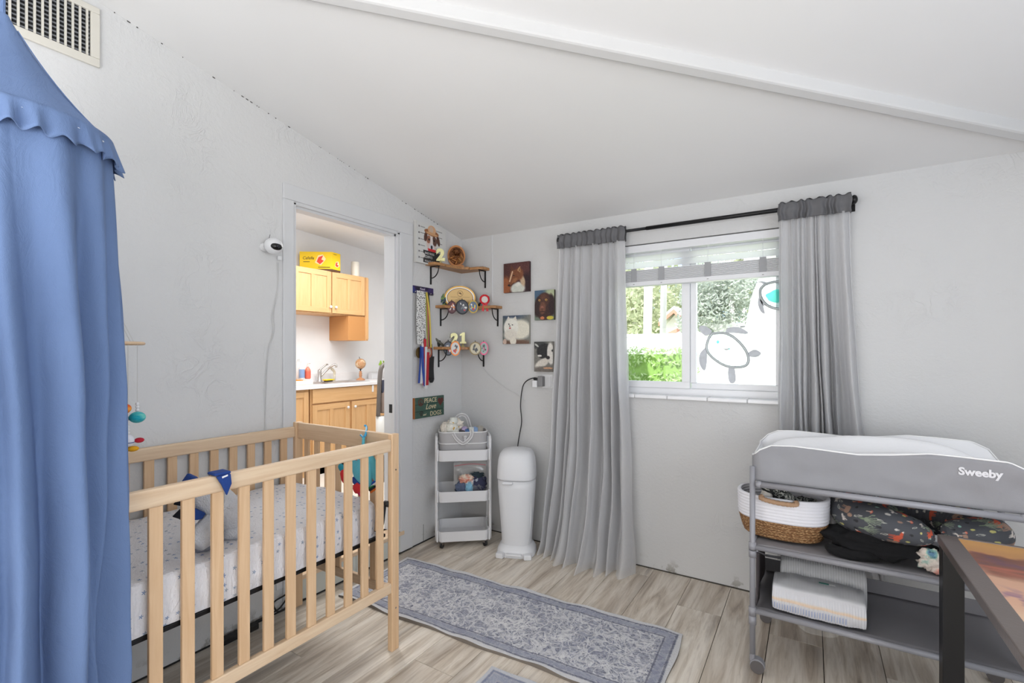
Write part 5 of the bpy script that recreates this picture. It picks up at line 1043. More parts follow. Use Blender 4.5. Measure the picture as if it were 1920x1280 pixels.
def blob(nm, lab, x, y, z, r3, m_, amp=.25, seed=0, cat='cloth'):
    c, q = math.cos(RZ), math.sin(RZ); t = thing(nm, lab, cat, (.225+x*c-y*q, -.272+x*q+y*c, .627+z), RZ); obj('cloth', MB().ell((0, 0, 0), r3, None, 32, 22, amp, 12, seed), m_, t, world=False, smooth=True); return t
t_ = NT('giraffe_muslin'); n1 = t_.n('TexVoronoi', Scale=16.); t_.l(t_.coords(), n1.inputs['Vector']); n2 = t_.noise(t_.coords(), 120, 2)
t_.l(t_.mix(t_.math('MULTIPLY', t_.math('LESS_THAN', n1.outputs['Distance'], .26), t_.math('GREATER_THAN', n2, .45)), lin((236, 234, 224)), lin((206, 160, 50))), t_.b.inputs['Base Color']); t_.b.inputs['Roughness'].default_value = .9; t_.bump(t_.noise(t_.coords(), 26, 4, .6, 1.), .8, .02)
CRC = M('cream_muslin', (236, 228, 216), .9, bump=.9, bscale=26, dist=.02)
blob('folded_cloth', 'white muslin cloth with giraffe print bulging at the left of the caddy', -.085, -.03, .20, (.055, .05, .06), t_.m, .35, 1); blob('folded_cloth', 'cream muslin cloth at the left end of the caddy', -.135, -.02, .205, (.03, .05, .055), CRC, .3, 2)
blob('folded_cloth', 'plain white cloth heaped behind the giraffe print cloth', -.06, .02, .235, (.06, .045, .045), CRC, .4, 5)
t = blob('diaper_cream_jar', 'clear lidded jar poking out of the top of the heaped cloths', -.07, -.005, .262, (.001,)*3, CLR, 0, 0, 'jar'); obj('jar', MB().lathe([(.03, 0), (.033, .02), (.033, .03), (.028, .034), (.028, .05)], (0, 0, -.02), 18), M('milky_jar', (224, 226, 220), .2), t, world=False, smooth=True)
# bag of clothes on the middle tray
zb_ = thing('zip_bag', 'clear zip bag stuffed with baby clothes on the middle cart tray', 'bag', (.225, -.272, .335), RZ)
def zz(u, v): 
    bulge_ = .045*math.sin(PI*u)**.7*math.sin(PI*min(1, v*1.15+.05))**.8 if v < .82 else .006
    return (-.07+.24*u, -.085-bulge_+.02*v, .005+.25*v+.012*math.sin(u*3)*(v > .6))
g = NT('clear_film'); tr2 = g.n('BsdfTransparent'); gl2 = g.n('BsdfGlossy', Roughness=.15); df = g.n('BsdfDiffuse', Color=(.8, .8, .78, 1)); m1 = g.n('MixShader'); m1.inputs[0].default_value = .5; m2 = g.n('MixShader'); m2.inputs[0].default_value = .17
g.l(gl2.outputs[0], m1.inputs[1]); g.l(df.outputs[0], m1.inputs[2]); g.l(tr2.outputs[0], m2.inputs[1]); g.l(m1.outputs[0], m2.inputs[2]); g.l(m2.outputs[0], g.out.inputs[0]); FILM = g.m
obj('front_film', MB().surf(zz, 24, 18), FILM, zb_, world=False, smooth=True); obj('back_film', MB().surf(lambda u, v: (-.07+.24*u, -.055+.02*v, .005+.25*v+.012*math.sin(u*3)*(v > .6)), 8, 8), FILM, zb_, world=False, smooth=True)
obj('zip_seal', MB().tube([(-.065+.23*u, -.068, .235+.012*math.sin(u*3)) for u in [i/10 for i in range(11)]], .0035, 6), M('zip_red', (190, 80, 96), .5), zb_, world=False)
for k, (lab, c, r3, col, sd) in enumerate((('navy folded garment with white lettering dots inside the zip bag', (.09, -.085, .10), (.075, .032, .075), (46, 48, 74), 1), ('grey blue baby garment inside the zip bag', (-.01, -.10, .085), (.045, .022, .05), (84, 96, 122), 2), ('cream and red patterned garment inside the zip bag', (.02, -.105, .15), (.05, .018, .032), None, 3), ('light blue garment corner inside the zip bag', (.04, -.114, .085), (.026, .014, .04), (130, 180, 206), 4), ('dark patterned garment on top inside the zip bag', (.085, -.09, .17), (.06, .022, .022), (34, 50, 58), 5))):
    if col is None: m_ = felt('cream_red_print', (226, 214, 196), (200, 84, 60))
    else: m_ = M('garment_%d' % k, col, .85, var=.15, bump=.6, bscale=40)
    q, s_ = math.cos(RZ), math.sin(RZ); t = thing('baby_garment', lab, 'clothes', (.225+c[0]*q-c[1]*s_, -.272+c[0]*s_+c[1]*q, .335+c[2]), RZ); obj('cloth', MB().ell((0, 0, 0), r3, None, 30, 20, .55, 14, sd), m_, t, world=False, smooth=True)
# ------------------------------------------------------------------ diaper pail
dp = thing('diaper_pail', 'white plastic diaper pail with a domed lid and foot pedal', 'pail', (.665, -.215, 0), math.radians(22))
def P4(nm, mb, m=WPLAST2, **k): return obj(nm, mb, m, dp, world=False, smooth=True, **k)
P4('body', MB().lathe([(.100, .045), (.104, .055), (.112, .20), (.124, .36), (.131, .46), (.132, .518)], (0, 0, 0), 40, 1, 1.0, 2.7))
P4('lid', MB().lathe([(.134, .523), (.135, .533), (.132, .60), (.126, .655), (.117, .69), (.10, .712), (.06, .724), (.02, .728)], (0, 0, 0), 40, 1, 1.0, 3.3))
P4('gap_ring', MB().lathe([(.129, .516), (.129, .526)], (0, 0, 0), 40, 1, 1., 2.8), M('seam_dark', (150, 150, 154), .6))
P4('latch_handle', MB().cb((-.045, -.138, .507), (.075, .016, .02)), bevel=.007)
P4('side_ridge', MB().tube(smoothpath([(.10, -.085, .44), (.109, -.07, .32), (.100, -.06, .18), (.082, -.078, .07)], 6), .004, 6), WPLAST)
def foot(u, v):
    a = 2*PI*u; k = [1.16, 1.12, 1.0, .82][min(3, int(v*3.01))]; z = [0.001, .03, .055, .07][min(3, int(v*3.01))]
    e = 3.; ca2, sa2 = math.cos(a), math.sin(a); q = (abs(ca2)**e+abs(sa2)**e)**(-1/e); return (.118*k*ca2*q, .118*k*sa2*q-.008, z)
P4('base', MB().surf(foot, 48, 4, True)); obj('base_bottom', MB().pz([foot(i/32, 0)[:2] for i in range(32)], .0005, .004), WPLAST2, dp, world=False)
obj('foot_pedal', MB().box((-.055, -.165, .02), (.055, -.12, .034)), WPLAST2, dp, world=False, bevel=.006)
for sx in (-1, 1): obj('base_toe', MB().pz([(sx*.06, -.135), (sx*.075, -.172), (sx*.125, -.16), (sx*.12, -.10)][::(1 if sx > 0 else -1)], .0, .035), WPLAST2, dp, world=False, bevel=.008)

# ------------------------------------------------------------------ changing table
TX0, TX1, TY0, TY1 = 2.217, 3.12, -.765, -.30
ctb = thing('changing_table', 'grey metal changing table with fabric sides and two shelves below the window', 'changing table', (2.67, -.53, 0))
PR = .0115
for x_ in (TX0, TX1):
    for y_ in (TY0, TY1):
        obj('post', MB().tube([(x_, y_, .06), (x_, y_, .90)], PR, 14), GREYM, ctb, smooth=True)
        for zz_ in (.55, .52, .265, .225): obj('collar', MB().tube([(x_, y_, zz_-.02), (x_, y_, zz_+.015)], PR+.004, 12), GREYM, ctb, smooth=True)
        s_ = -1 if x_ == TX0 else 1
        cs = obj('caster', MB().tube([(x_, y_, .075), (x_, y_, .045)], .012, 10).prism([(x_+s_*(-.02+.0)+.03*math.cos(a), .03+.032*math.sin(a)) for a in [i*PI/8 for i in range(9)]], lambda a, b: (a, y_-.016, b), lambda a, b: (a, y_+.016, b)), GREYM, ctb)
        for dy in (-.011, .011): obj('wheel', MB().tube([(x_-s_*.02, y_+dy-.0075, .028), (x_-s_*.02, y_+dy+.0075, .028)], .0275, 22), M('wheel_grey', (96, 92, 92), .5), cs, smooth=False)
for zz_ in (.545, .265):
    for y_ in (TY0, TY1): obj('shelf_rail', MB().tube([(TX0, y_, zz_), (TX1, y_, zz_)], PR, 14), GREYM, ctb, smooth=True)
    for x_ in (TX0, TX1): obj('shelf_rail', MB().tube([(x_, TY0, zz_), (x_, TY1, zz_)], .008, 10), GREYM, ctb, smooth=True)
FG = M('heather_grey_cloth', (146, 146, 150), .9, var=.06, vscale=14, bump=.35, bscale=500, dist=.001); FGD = M('shelf_grey_cloth', (130, 128, 132), .85, var=.06, bump=.2, bscale=300)
obj('upper_shelf', MB().surf(lambda u, v: (TX0+.005+(TX1-TX0-.01)*u, TY0+.0+(TY1-TY0)*v, .553-.010*math.sin(PI*v)), 12, 12), M('shelf_light_cloth', (150, 148, 152), .85), ctb, smooth=True, solid=.003)
obj('lower_shelf', MB().surf(lambda u, v: (TX0+.005+(TX1-TX0-.01)*u, TY0+(TY1-TY0)*v, .272-.010*math.sin(PI*v)), 12, 12), FGD, ctb, smooth=True, solid=.003)
obj('shelf_back_lip', MB().box((TX0, TY1-.012, .265), (TX1, TY1-.008, .335)), FGD, ctb)
obj('end_panel', MB().surf(lambda u, v: (TX0+.012+.006*math.sin(u*9), TY0+.03+(TY1-TY0-.03)*u, .275+.25*v), 12, 8), M('end_panel_cloth', (96, 88, 90), .85, bump=.4, bscale=30), ctb, smooth=True, solid=.002)
obj('brace', MB().tube([(TX0+.018, TY0, .53), (TX0+.03, TY1-.15, .40)], .004, 6).tube([(TX0+.03, TY1-.15, .40), (TX0+.12, TY1-.1, .385)], .006, 6), GREYM, ctb)
obj('top_rail', MB().tube([(TX0+.03, TY0-.02, .828), (TX1-.06, TY0-.02, .826)], .0125, 14), GREYM, ctb, smooth=True); obj('top_rail', MB().tube([(TX0+.03, TY1+.02, .828), (TX1-.06, TY1+.02, .826)], .0125, 14), GREYM, ctb, smooth=True)
for x_ in (TX0+.028, TX1-.058): obj('rail_end', MB().ell((x_, TY0-.02, .829), (.016, .0135, .0145), None, 12, 8), GREYM, ctb, smooth=True)
def topz(x):   # wavy rim of the fabric tub
    s_ = (x-TX0)/(TX1-TX0); X_ = [0, .03, .08, .17, .30, .42, .54, .66, .78, .90, .96, 1.]; Z_ = [.945, .975, .998, 1.003, .998, .992, 1.004, 1.020, 1.018, 1.013, .985, .93]
    return float(np.interp(s_, X_, Z_))
def tubp(u):   # plan of the tub outline, u around from the front left corner
    hx, hy = (TX1-TX0)/2+.004, (TY1-TY0)/2+.004; cx, cy = (TX0+TX1)/2, (TY0+TY1)/2; L_ = rrect(hx, hy, .035, 6); m = len(L_); s_ = u*m; i = int(s_) % m; f_ = s_-int(s_); a, b = L_[i], L_[(i+1) % m]
    return cx+a[0]*(1-f_)+b[0]*f_, cy+a[1]*(1-f_)+b[1]*f_
# outline resampled evenly
_pts = []; L_ = rrect((TX1-TX0)/2+.004, (TY1-TY0)/2+.004, .04, 8); L_.append(L_[0])
for a, b in zip(L_[:-1], L_[1:]):
    d = math.hypot(a[0]-b[0], a[1]-b[1]); k = max(1, int(d/.012)); _pts += [(a[0]+(b[0]-a[0])*i/k, a[1]+(b[1]-a[1])*i/k) for i in range(k)]
CXT, CYT = (TX0+TX1)/2, (TY0+TY1)/2; NP = len(_pts)
def rim(x, y):
    z = topz(x); return z-(.012 if abs(y-CYT) < (TY1-TY0)/2-.05 else 0)
def wallv(inset, zlo, j, nj, sag):
    V = []
    for x, y in _pts:
        X_, Y_ = CXT+x, CYT+y; zt = rim(X_, Y_); z = zt+(zlo-zt)*j/(nj-1); n1 = noise.noise(Vector((X_*9, Y_*9, z*14)))*sag*(math.sin(PI*j/(nj-1))+.3)
        k = 1-inset/(abs(x) if abs(x) > abs(y)*1.9 else abs(y)+1e-6); X2 = CXT+x*(1-inset/.45)+n1*.3; Y2 = CYT+y*(1-inset/.23)+n1*(1 if y > 0 else -1); V.append((X2, Y2, z))
    return V
mb = MB(); nj = 12; V = sum([wallv(0, .838, j, nj, .008) for j in range(nj)], []); mb.add(V, [(j*NP+i, j*NP+(i+1) % NP, (j+1)*NP+(i+1) % NP, (j+1)*NP+i) for j in range(nj-1) for i in range(NP)])
obj('fabric_side', mb, FG, ctb, smooth=True, solid=.002)
LIN = M('white_liner', (232, 232, 234), .7, bump=.15, bscale=40)
mb = MB(); V = sum([wallv(.006+.02*j/(nj-1), .87, j, nj, .004) for j in range(nj)], []); mb.add(V, [(j*NP+i, j*NP+(i+1) % NP, (j+1)*NP+(i+1) % NP, (j+1)*NP+i) for j in range(nj-1) for i in range(NP)]+[tuple((nj-1)*NP+i for i in range(NP))])
obj('inner_liner', mb, LIN, ctb, smooth=True)
obj('rim_piping', MB().tube([(CXT+x*.995, CYT+y*.995, rim(CXT+x, CYT+y)+.001) for x, y in _pts], .0035, 6, closed=True), WPIPE, ctb, smooth=True)
text('Sweeby', 'lettering', .036, (2.893, TY0-.0085, .957), (1, 0, 0), (0, 0, 1), M('logo_white', (222, 222, 226), .6), ctb, .0004, bold=.0014, width=.118)
obj('side_buckle', MB().box((TX0-.012, TY0+.02, .84), (TX0-.006, TY0+.05, .885)), M('buckle_grey', (110, 110, 116), .5), ctb, bevel=.003)
pd = thing('changing_pad', 'white contoured changing pad inside the changing table', 'pad', (CXT, CYT, .87))
def padf(u, v):
    x = TX0+.045+(TX1-TX0-.12)*u; s_ = 2*v-1; y = CYT+s_*((TY1-TY0)/2-.03)
    e = min(1, math.sin(PI*u)**.35) if 0 < u < 1 else 0; ex = math.exp(-((abs(s_)-.72)/.20)**2); z = .90+e*(.045+.075*ex+.012*math.sin(x*7))*(1 if abs(s_) < .98 else .2)+noise.noise(Vector((x*7, y*16, 1)))*.010
    if s_ < -.3: z -= .018*(u > .2)
    return (x, y, min(z, topz(x)+.022 if s_ > 0 else topz(x)-.006) if e > 0 else .88)
obj('cushion', MB().surf(padf, 90, 50), M('white_quilt_cotton', (238, 238, 240), .8, bump=.3, bscale=25, dist=.01), pd, smooth=True)
# rope basket
bk = thing('rope_basket', 'two tone rope basket, white above and woven straw below, on the upper shelf', 'basket', (2.350, -.565, .556))
bx_, by_, bz_ = 2.322, -.562, .558; prof = []; N1, N2 = 6, 8
def bprof(z): return .135+.03*min(1, z/.10)**.6+.004*z/.2
H1, H2 = .085, .195
def scal(z0, z1, n): 
    out = []
    for i in range(n*5+1): t = i/(n*5); z = z0+(z1-z0)*t; out.append((bprof(z)+.0035*abs(math.sin(PI*t*n)), z))
    return out
STRAW = NT('braided_straw'); v = STRAW.coords((1, 1, 1)); wv = STRAW.n('TexVoronoi', Scale=95.); mp = STRAW.coords((1, 1, 1.9)); STRAW.l(mp, wv.inputs['Vector'])
STRAW.l(STRAW.ramp(wv.outputs['Distance'], [(.05, lin((206, 166, 118))), (.6, lin((132, 92, 56)))]), STRAW.b.inputs['Base Color']); STRAW.b.inputs['Roughness'].default_value = .7; STRAW.bump(STRAW.math('SUBTRACT', 1., wv.outputs['Distance']), 1., .006); STRAW = STRAW.m
ROPE = M('white_cotton_rope', (232, 231, 236), .85, bump=.4, bscale=260)
obj('straw_band', MB().lathe([(.10, 0), (.125, .002)]+scal(.006, H1, 6), (bx_, by_, bz_), 64, 1.09, .80, 2.5), STRAW, bk, smooth=True)
obj('rope_band', MB().lathe(scal(H1, H2, 8)+[(bprof(H2)-.008, H2+.001)]+[(a-.012, b) for a, b in scal(H1, H2, 8)[::-1]]+[(.14, .02)], (bx_, by_, bz_), 64, 1.09, .80, 2.5), ROPE, bk, smooth=True)
hp0 = [(bx_-.07, by_-.136, bz_+H2+.004), (bx_-.075, by_-.146, bz_+H2-.004), (bx_-.03, by_-.150, bz_+H2-.012), (bx_+.03, by_-.150, bz_+H2-.014), (bx_+.075-.015, by_-.146, bz_+H2-.010), (bx_+.058, by_-.136, bz_+H2-.002)]
hp1 = smoothpath(hp0, 10); obj('twine_handle', MB().tube(hp1, [.0105+.0012*math.sin(i*2.2) for i in range(len(hp1))], 10), M('jute_twine', (176, 142, 112), .8, bump=.6, bscale=150), bk, smooth=True)
hp2 = [(2*bx_-p.x, 2*by_-p.y, p.z) for p in hp1]; obj('twine_handle', MB().tube(hp2, .011, 10), M('jute_twine_b', (176, 142, 112), .8), bk, smooth=True)
t_ = NT('camo_print'); f = t_.noise(t_.coords(), 26, 2, .5, 1.5); t_.l(t_.ramp(f, [(.40, lin((30, 32, 32))), (.50, lin((52, 56, 54))), (.54, lin((206, 206, 198))), (.60, lin((44, 48, 46)))]), t_.b.inputs['Base Color']); t_.b.inputs['Roughness'].default_value = .9; CAMO = t_.m
cl = thing('patterned_cloth', 'black and cream patterned garment spilling over the left of the rope basket', 'cloth', (2.3, -.56, .74))
obj('folds', MB().tube(smoothpath([(2.245, -.60, .79), (2.275, -.63, .785), (2.31, -.60, .765), (2.35, -.62, .735), (2.40, -.60, .72)], 6), [.018, .022, .026, .028, .03, .03, .03]+[.03]*12+[.028, .026, .024, .02, .015, .01], 12), CAMO, cl, smooth=True)
obj('folds', MB().ell((2.29, -.57, .735), (.05, .06, .035), None, 22, 14, .4, 12), CAMO, cl, smooth=True); obj('sleeve', MB().ell((2.262, -.63, .742), (.025, .03, .03), None, 16, 10, .2), M('cream_knit', (214, 208, 200), .9), cl, smooth=True)
c2 = thing('dark_camo_cloth', 'second patterned garment heaped at the right of the rope basket', 'cloth', (2.41, -.55, .72)); obj('folds', MB().ell((2.415, -.585, .722), (.055, .06, .022), None, 26, 14, .5, 14, 4), CAMO, c2, smooth=True)
# nursing pillow with woodland print
U_ = 440; W_N = 200
P = Pic(W_N, U_, .5*2, (78, 80, 86)); P.X, P.Y = np.meshgrid(np.linspace(0, 1, W_N), np.linspace(0, 2.4, U_))   # x around the tube, y along it
R = random.Random(12)
def fox(x, y, a):
    for dx, dy, rx, ry, c, r_ in ((0, 0, .036, .018, (206, 92, 66), 0), (-.045, .012, .03, .010, (206, 92, 66), -.4), (-.07, .02, .010, .006, (226, 214, 204), -.4), (.036, -.018, .018, .014, (214, 104, 76), .3)):
        c0, s0 = math.cos(a), math.sin(a); P.e(x+dx*c0-dy*s0, y+dx*s0+dy*c0, rx, ry, c, r_+a)
    for d in (-.018, -.004, .02): P.ln(x+d, y+.015, x+d+.004, y+.04, .004, (206, 92, 66))
def deer(x, y, a):
    P.e(x, y, .034, .018, (166, 134, 116)); P.e(x+.04, y-.024, .016, .012, (176, 144, 124)); [P.ln(x+d, y+.014, x+d, y+.045, .0035, (166, 134, 116)) for d in (-.022, -.01, .014, .026)]
def rabbit(x, y, a): P.e(x, y, .026, .010, (212, 204, 196), a); P.e(x+.026, y-.006, .010, .008, (220, 210, 204)); P.e(x+.018, y-.018, .004, .012, (212, 204, 196), .5)
def fan(x, y, a):
    for k in range(-3, 4): P.ln(x, y+.03, x+.018*k, y-.05+.004*k*k, .003, (140, 152, 130))
    P.e(x, y+.04, .006, .02, (128, 144, 118))
def mush(x, y, a): P.e(x, y, .018, .009, (214, 110, 86)); P.ln(x, y, x+.004, y+.022, .004, (214, 196, 180))
def leafy(x, y, a): P.e(x, y, .008, .022, (196, 196, 186), a); P.e(x, y, .004, .016, (78, 80, 86), a)
def dotc(x, y, a): P.e(x, y, .012, .012, R.choice([(150, 190, 176), (196, 190, 120), (200, 196, 190), (48, 48, 52), (48, 48, 52), (150, 120, 104)]))
fs_ = [fox, deer, rabbit, fan, mush, leafy, dotc, dotc, dotc]
for j in range(34):
    for i in range(13): R.choice(fs_)((i+.5+R.uniform(-.3, .3)+.5*(j % 2))/13, (j+.5+R.uniform(-.25, .25))/34*2.4, R.uniform(-.8, .8))
path = smoothpath([on_y(1740, 1003, -.66), on_y(1722, 1000, -.67), on_y(1660, 982, -.66), on_y(1610, 968, -.58), (2.60, -.43, .70), (2.68, -.37, .69), (2.84, -.37, .69), (2.96, -.45, .70), on_y(1850, 1000, -.60), on_y(1790, 1000, -.66), on_y(1765, 1000, -.66)], 8)
path = [Vector((p.x, p.y, p.z)) for p in path]; m = len(path)
rad_ = [.088*min(1, (math.sin(PI*min(1, max(0, (i/(m-1)))))+.0))**.42 if 0 < i < m-1 else .002 for i in range(m)]
def pil(u, v):
    s_ = v*(m-1); i = min(int(s_), m-2); f_ = s_-i; p = path[i].lerp(path[i+1], f_); t = (path[min(i+2, m-1)]-path[max(i-1, 0)]).normalized(); sd = t.cross(UP).normalized(); up2 = sd.cross(t).normalized(); r_ = rad_[i]*(1-f_)+rad_[i+1]*f_
    a = 2*PI*u; return tuple(p+sd*r_*1.1*math.cos(a)+up2*r_*.92*math.sin(a)+Vector((0, 0, noise.noise(p*9+Vector((a, 0, 0)))*.006)))
np_ = thing('nursing_pillow', 'curved charcoal nursing pillow printed with foxes and deer on the upper shelf', 'pillow', (2.72, -.5, .62)); obj('cover', P.mesh(pil), PRINTF, np_, smooth=True)
obj('zip_seam', MB().tube([tuple(Vector(pil(.86, k/30))) for k in range(1, 30)], .002, 5), M('zip_dark', (40, 40, 44), .6), np_)
bc = thing('black_garment', 'black garment crumpled under the nursing pillow on the upper shelf', 'clothes', (2.66, -.58, .556)); BG = M('black_cotton', (12, 12, 15), .95, bump=.5, bscale=30, dist=.01)
obj('cloth', MB().ell((2.665, -.60, .612), (.19, .14, .055), None, 40, 20, .25, 9, 2), BG, bc, smooth=True); obj('sleeve', MB().tube(smoothpath([(2.66, -.70, .585), (2.58, -.715, .575), (2.515, -.71, .578), (2.50, -.69, .582)], 6), [.028, .027, .026, .026, .025, .025, .024, .024, .023, .022, .021, .02, .02, .02, .019, .018, .018, .016, .012][:19], 12), BG, bc, smooth=True)
for k, (lab, c, r3) in enumerate((('knobbly cream plush with coral and teal patches on the right of the upper shelf', (2.83, -.70, .60), (.045, .035, .04)), ('pale rainbow plush piece behind the black table leg', (2.93, -.68, .585), (.07, .04, .03)))):
    t_ = NT('tiedye_plush_%d' % k); f = t_.noise(t_.coords(), 18, 1, .4); t_.l(t_.ramp(f, [(.26, lin((110, 150, 180))), (.33, lin((150, 196, 184))), (.39, lin((228, 218, 206))), (.62, lin((226, 212, 202))), (.70, lin((222, 140, 122)))]), t_.b.inputs['Base Color']); t_.b.inputs['Roughness'].default_value = .95; t_.bump(t_.noise(t_.coords(), 120, 2), .8, .006)
    t = thing('knobbly_plush', lab, 'plush toy', (c[0], c[1], .56)); obj('body', MB().ell(c, r3, None, 30, 20, .5, 16, k), t_.m, t, smooth=True); obj('ear', MB().ell((c[0]-.02, c[1]-.005, c[2]+.03), (.018, .014, .016), None, 12, 8, .3), t_.m, t, smooth=True); obj('paw', MB().ell((c[0]+.015, c[1]-.02, c[2]-.025), (.022, .018, .016), None, 12, 8, .3), t_.m, t, smooth=True)
# diaper packs on the lower shelf
def dpack(label, x0, x1, y0, y1, z0, z1, seed, grey, nm='diaper_pack', skew=0.):
    t = thing(nm, label, 'diapers', ((x0+x1)/2, (y0+y1)/2, z0)); NXX = 200; n_rib = 34
    P = Pic(NXX, 40, 1, (216, 216, 220)); P.X, P.Y = np.meshgrid(np.linspace(0, 1, NXX), np.linspace(0, 1, 40)); ribs = .5+.5*np.cos(P.X*2*PI*n_rib)
    if not grey:
        fr_ = np.clip((P.Y-.0)/.45, 0, 1); band = np.exp(-((P.Y-.24)/.022)**2); P.m(band*.75, (236, 196, 152)); tee = ((P.Y < .17) & (ribs > .55) & (P.Y > .03)).astype(float)*(P.X < .8); P.m(tee*.75, (160, 172, 206)); P.m((P.Y > .45).astype(float)*.4, (176, 178, 180))
    else: P.m(np.ones_like(P.X)*.35+.25*(1-ribs), (150, 152, 152))
    def fn(u, v):   # up the front, over the top, down the back
        rb = .003*abs(math.cos(u*PI*n_rib)); eu = math.sin(PI*min(max(u, .0), 1))**.16 if 0 < u < 1 else .0
        if v < .4: t_ = v/.4; y = y0-.012*math.sin(PI*t_)-rb; z = z0+(z1-z0-.02)*t_
        elif v < .5: t_ = (v-.4)/.1; y = y0+.02*(t_); z = z1-.02*(1-math.sin(t_*PI/2))
        elif v < .9: t_ = (v-.5)/.4; y = y0+.02+(y1-y0-.02)*t_; z = z1+skew*t_+.01*math.sin(PI*t_)+(rb if grey else rb*.3)
        else: t_ = (v-.9)/.1; y = y1+.002; z = (z1+skew)*(1-t_)+z0*t_
        zm = (z0+z1)/2; ym = (y0+y1)/2; return (x0+(x1-x0)*u+.02*v*0, ym+(y-ym)*(.9+.1*eu), zm+(z-zm)*(.72+.28*eu)+noise.noise(Vector((u*6, v*5, seed)))*.005)
    obj('stacked_diapers', P.mesh(fn), PRINTG, t, smooth=True, kind=None)
    for ue in (0., 1.): obj('wrapper_end', MB().add([fn(ue, k/30) for k in range(31)], [tuple(range(31))]), M('wrapper_end_film', (206, 208, 210), .4), t)
    return t
t = dpack('front pack of striped diapers in clear wrapping on the lower shelf', 2.292, 2.625, -.745, -.585, .285, .392, 1, False)
obj('sticker', MB().surf(lambda u, v: (2.465+.036*u, -.66+.012*v, .405+0*u), 3, 3), M('teal_sticker', (50, 130, 120), .5), t, solid=.001); obj('sticker', MB().surf(lambda u, v: (2.502+.022*u, -.66+.010*v, .405+0*u), 3, 3), M('white_sticker', (236, 236, 236), .5), t, solid=.001)
dpack('taller grey pack of wrapped diapers behind the striped pack', 2.315, 2.64, -.58, -.36, .285, .445, 2, True, skew=.02)
lf_ = thing('loose_wrapper', 'torn clear wrapping hanging under the lower shelf edge', 'wrapper', (2.45, -.76, .25)); obj('film', MB().surf(lambda u, v: (2.38+.16*u, TY0-.006-.012*math.sin(u*9), .262-.035*v*math.sin(PI*u)), 16, 5), FILM, lf_, smooth=True)

# ------------------------------------------------------------------ picture topped black table
tb = thing('picture_table', 'dark metal framed table with a canyon sunset picture under its top', 'table', (3.2, -1.5, 0))
ZT = .765; c0 = on_z(1757, 1000, ZT); QX0, QY1 = c0[0], c0[1]; QX1, QY0 = QX0+.66, QY1-1.25; GM = M('gunmetal_frame', (124, 114, 110), .32, .5, var=.1, bump=.1, bscale=90); BKL = M('black_leg', (20, 20, 22), .35)
fw = .052
for lo, hi in (((QX0, QY0, ZT-.03), (QX0+fw, QY1, ZT)), ((QX1-fw, QY0, ZT-.03), (QX1, QY1, ZT)), ((QX0+fw, QY1-.012, ZT-.03), (QX1-fw, QY1, ZT)), ((QX0+fw, QY0, ZT-.03), (QX1-fw, QY0+fw, ZT))): obj('frame', MB().box(lo, hi), GM, tb, bevel=.003)
for x_ in (QX0+.004, QX1-.06):
    for y_ in (QY1-.062, QY0+.006): obj('leg', MB().box((x_, y_, 0), (x_+.056, y_+.056, ZT-.03)), BKL, tb, bevel=.002)
for y_ in (QY1-.05, QY0+.02): obj('stretcher', MB().box((QX0+.06, y_, .11), (QX1-.06, y_+.03, .16)), BKL, tb)
P = Pic(110, 210, .53, (206, 150, 90)); X_, Y_ = P.X/.53, P.Y    # y 0 = far edge of the table
P.c[:] = 0; P.m(np.ones_like(X_), (214, 160, 96))
n1 = np.array([[noise.fractal(Vector((x*5, y*7, 3)), 1., 2., 5) for x in np.linspace(0, 1, 110)] for y in np.linspace(0, 2, 210)]); n2 = np.array([[noise.fractal(Vector((x*2+9, y*26, 7)), 1., 2., 4) for x in np.linspace(0, 1, 110)] for y in np.linspace(0, 1, 210)])
sm = lambda a, b, x: np.clip((x-a)/(b-a), 0, 1)
P.m(sm(.04, .08, Y_+n1*.01)*(.5), (186, 130, 80)); rk = sm(.07, .085, Y_+.025*n1-.03*(1-X_)); P.m(rk, (128, 78, 58)); P.m(rk*sm(-.1, .5, n2)*.8, (190, 104, 78)); P.m(rk*sm(.1, .5, n1)*.7, (96, 66, 92))
P.m(sm(.2, .26, Y_+n1*.03)*sm(.0, .5, n1+.2)*.8, (182, 120, 128)); P.m(sm(.3, .36, Y_+n1*.05+.1*(1-X_)), (216, 168, 138)); P.m(sm(.3, .36, Y_+n1*.05)*sm(.1, .3, -n1)*.7, (126, 88, 126)); P.m(sm(.42, .5, Y_+n1*.04), (222, 184, 152)); P.m(sm(.55, .9, Y_)*sm(0, .3, n2)*.6, (190, 130, 110))
obj('picture', P.mesh(lambda u, v: (QX0+fw+(QX1-QX0-2*fw)*u, QY1-.012-(QY1-QY0-.012-fw)*v, ZT-.003)), PRINTG, tb); obj('picture_board', MB().box((QX0+fw, QY0+fw, ZT-.012), (QX1-fw, QY1-.012, ZT-.005)), BKL, tb)

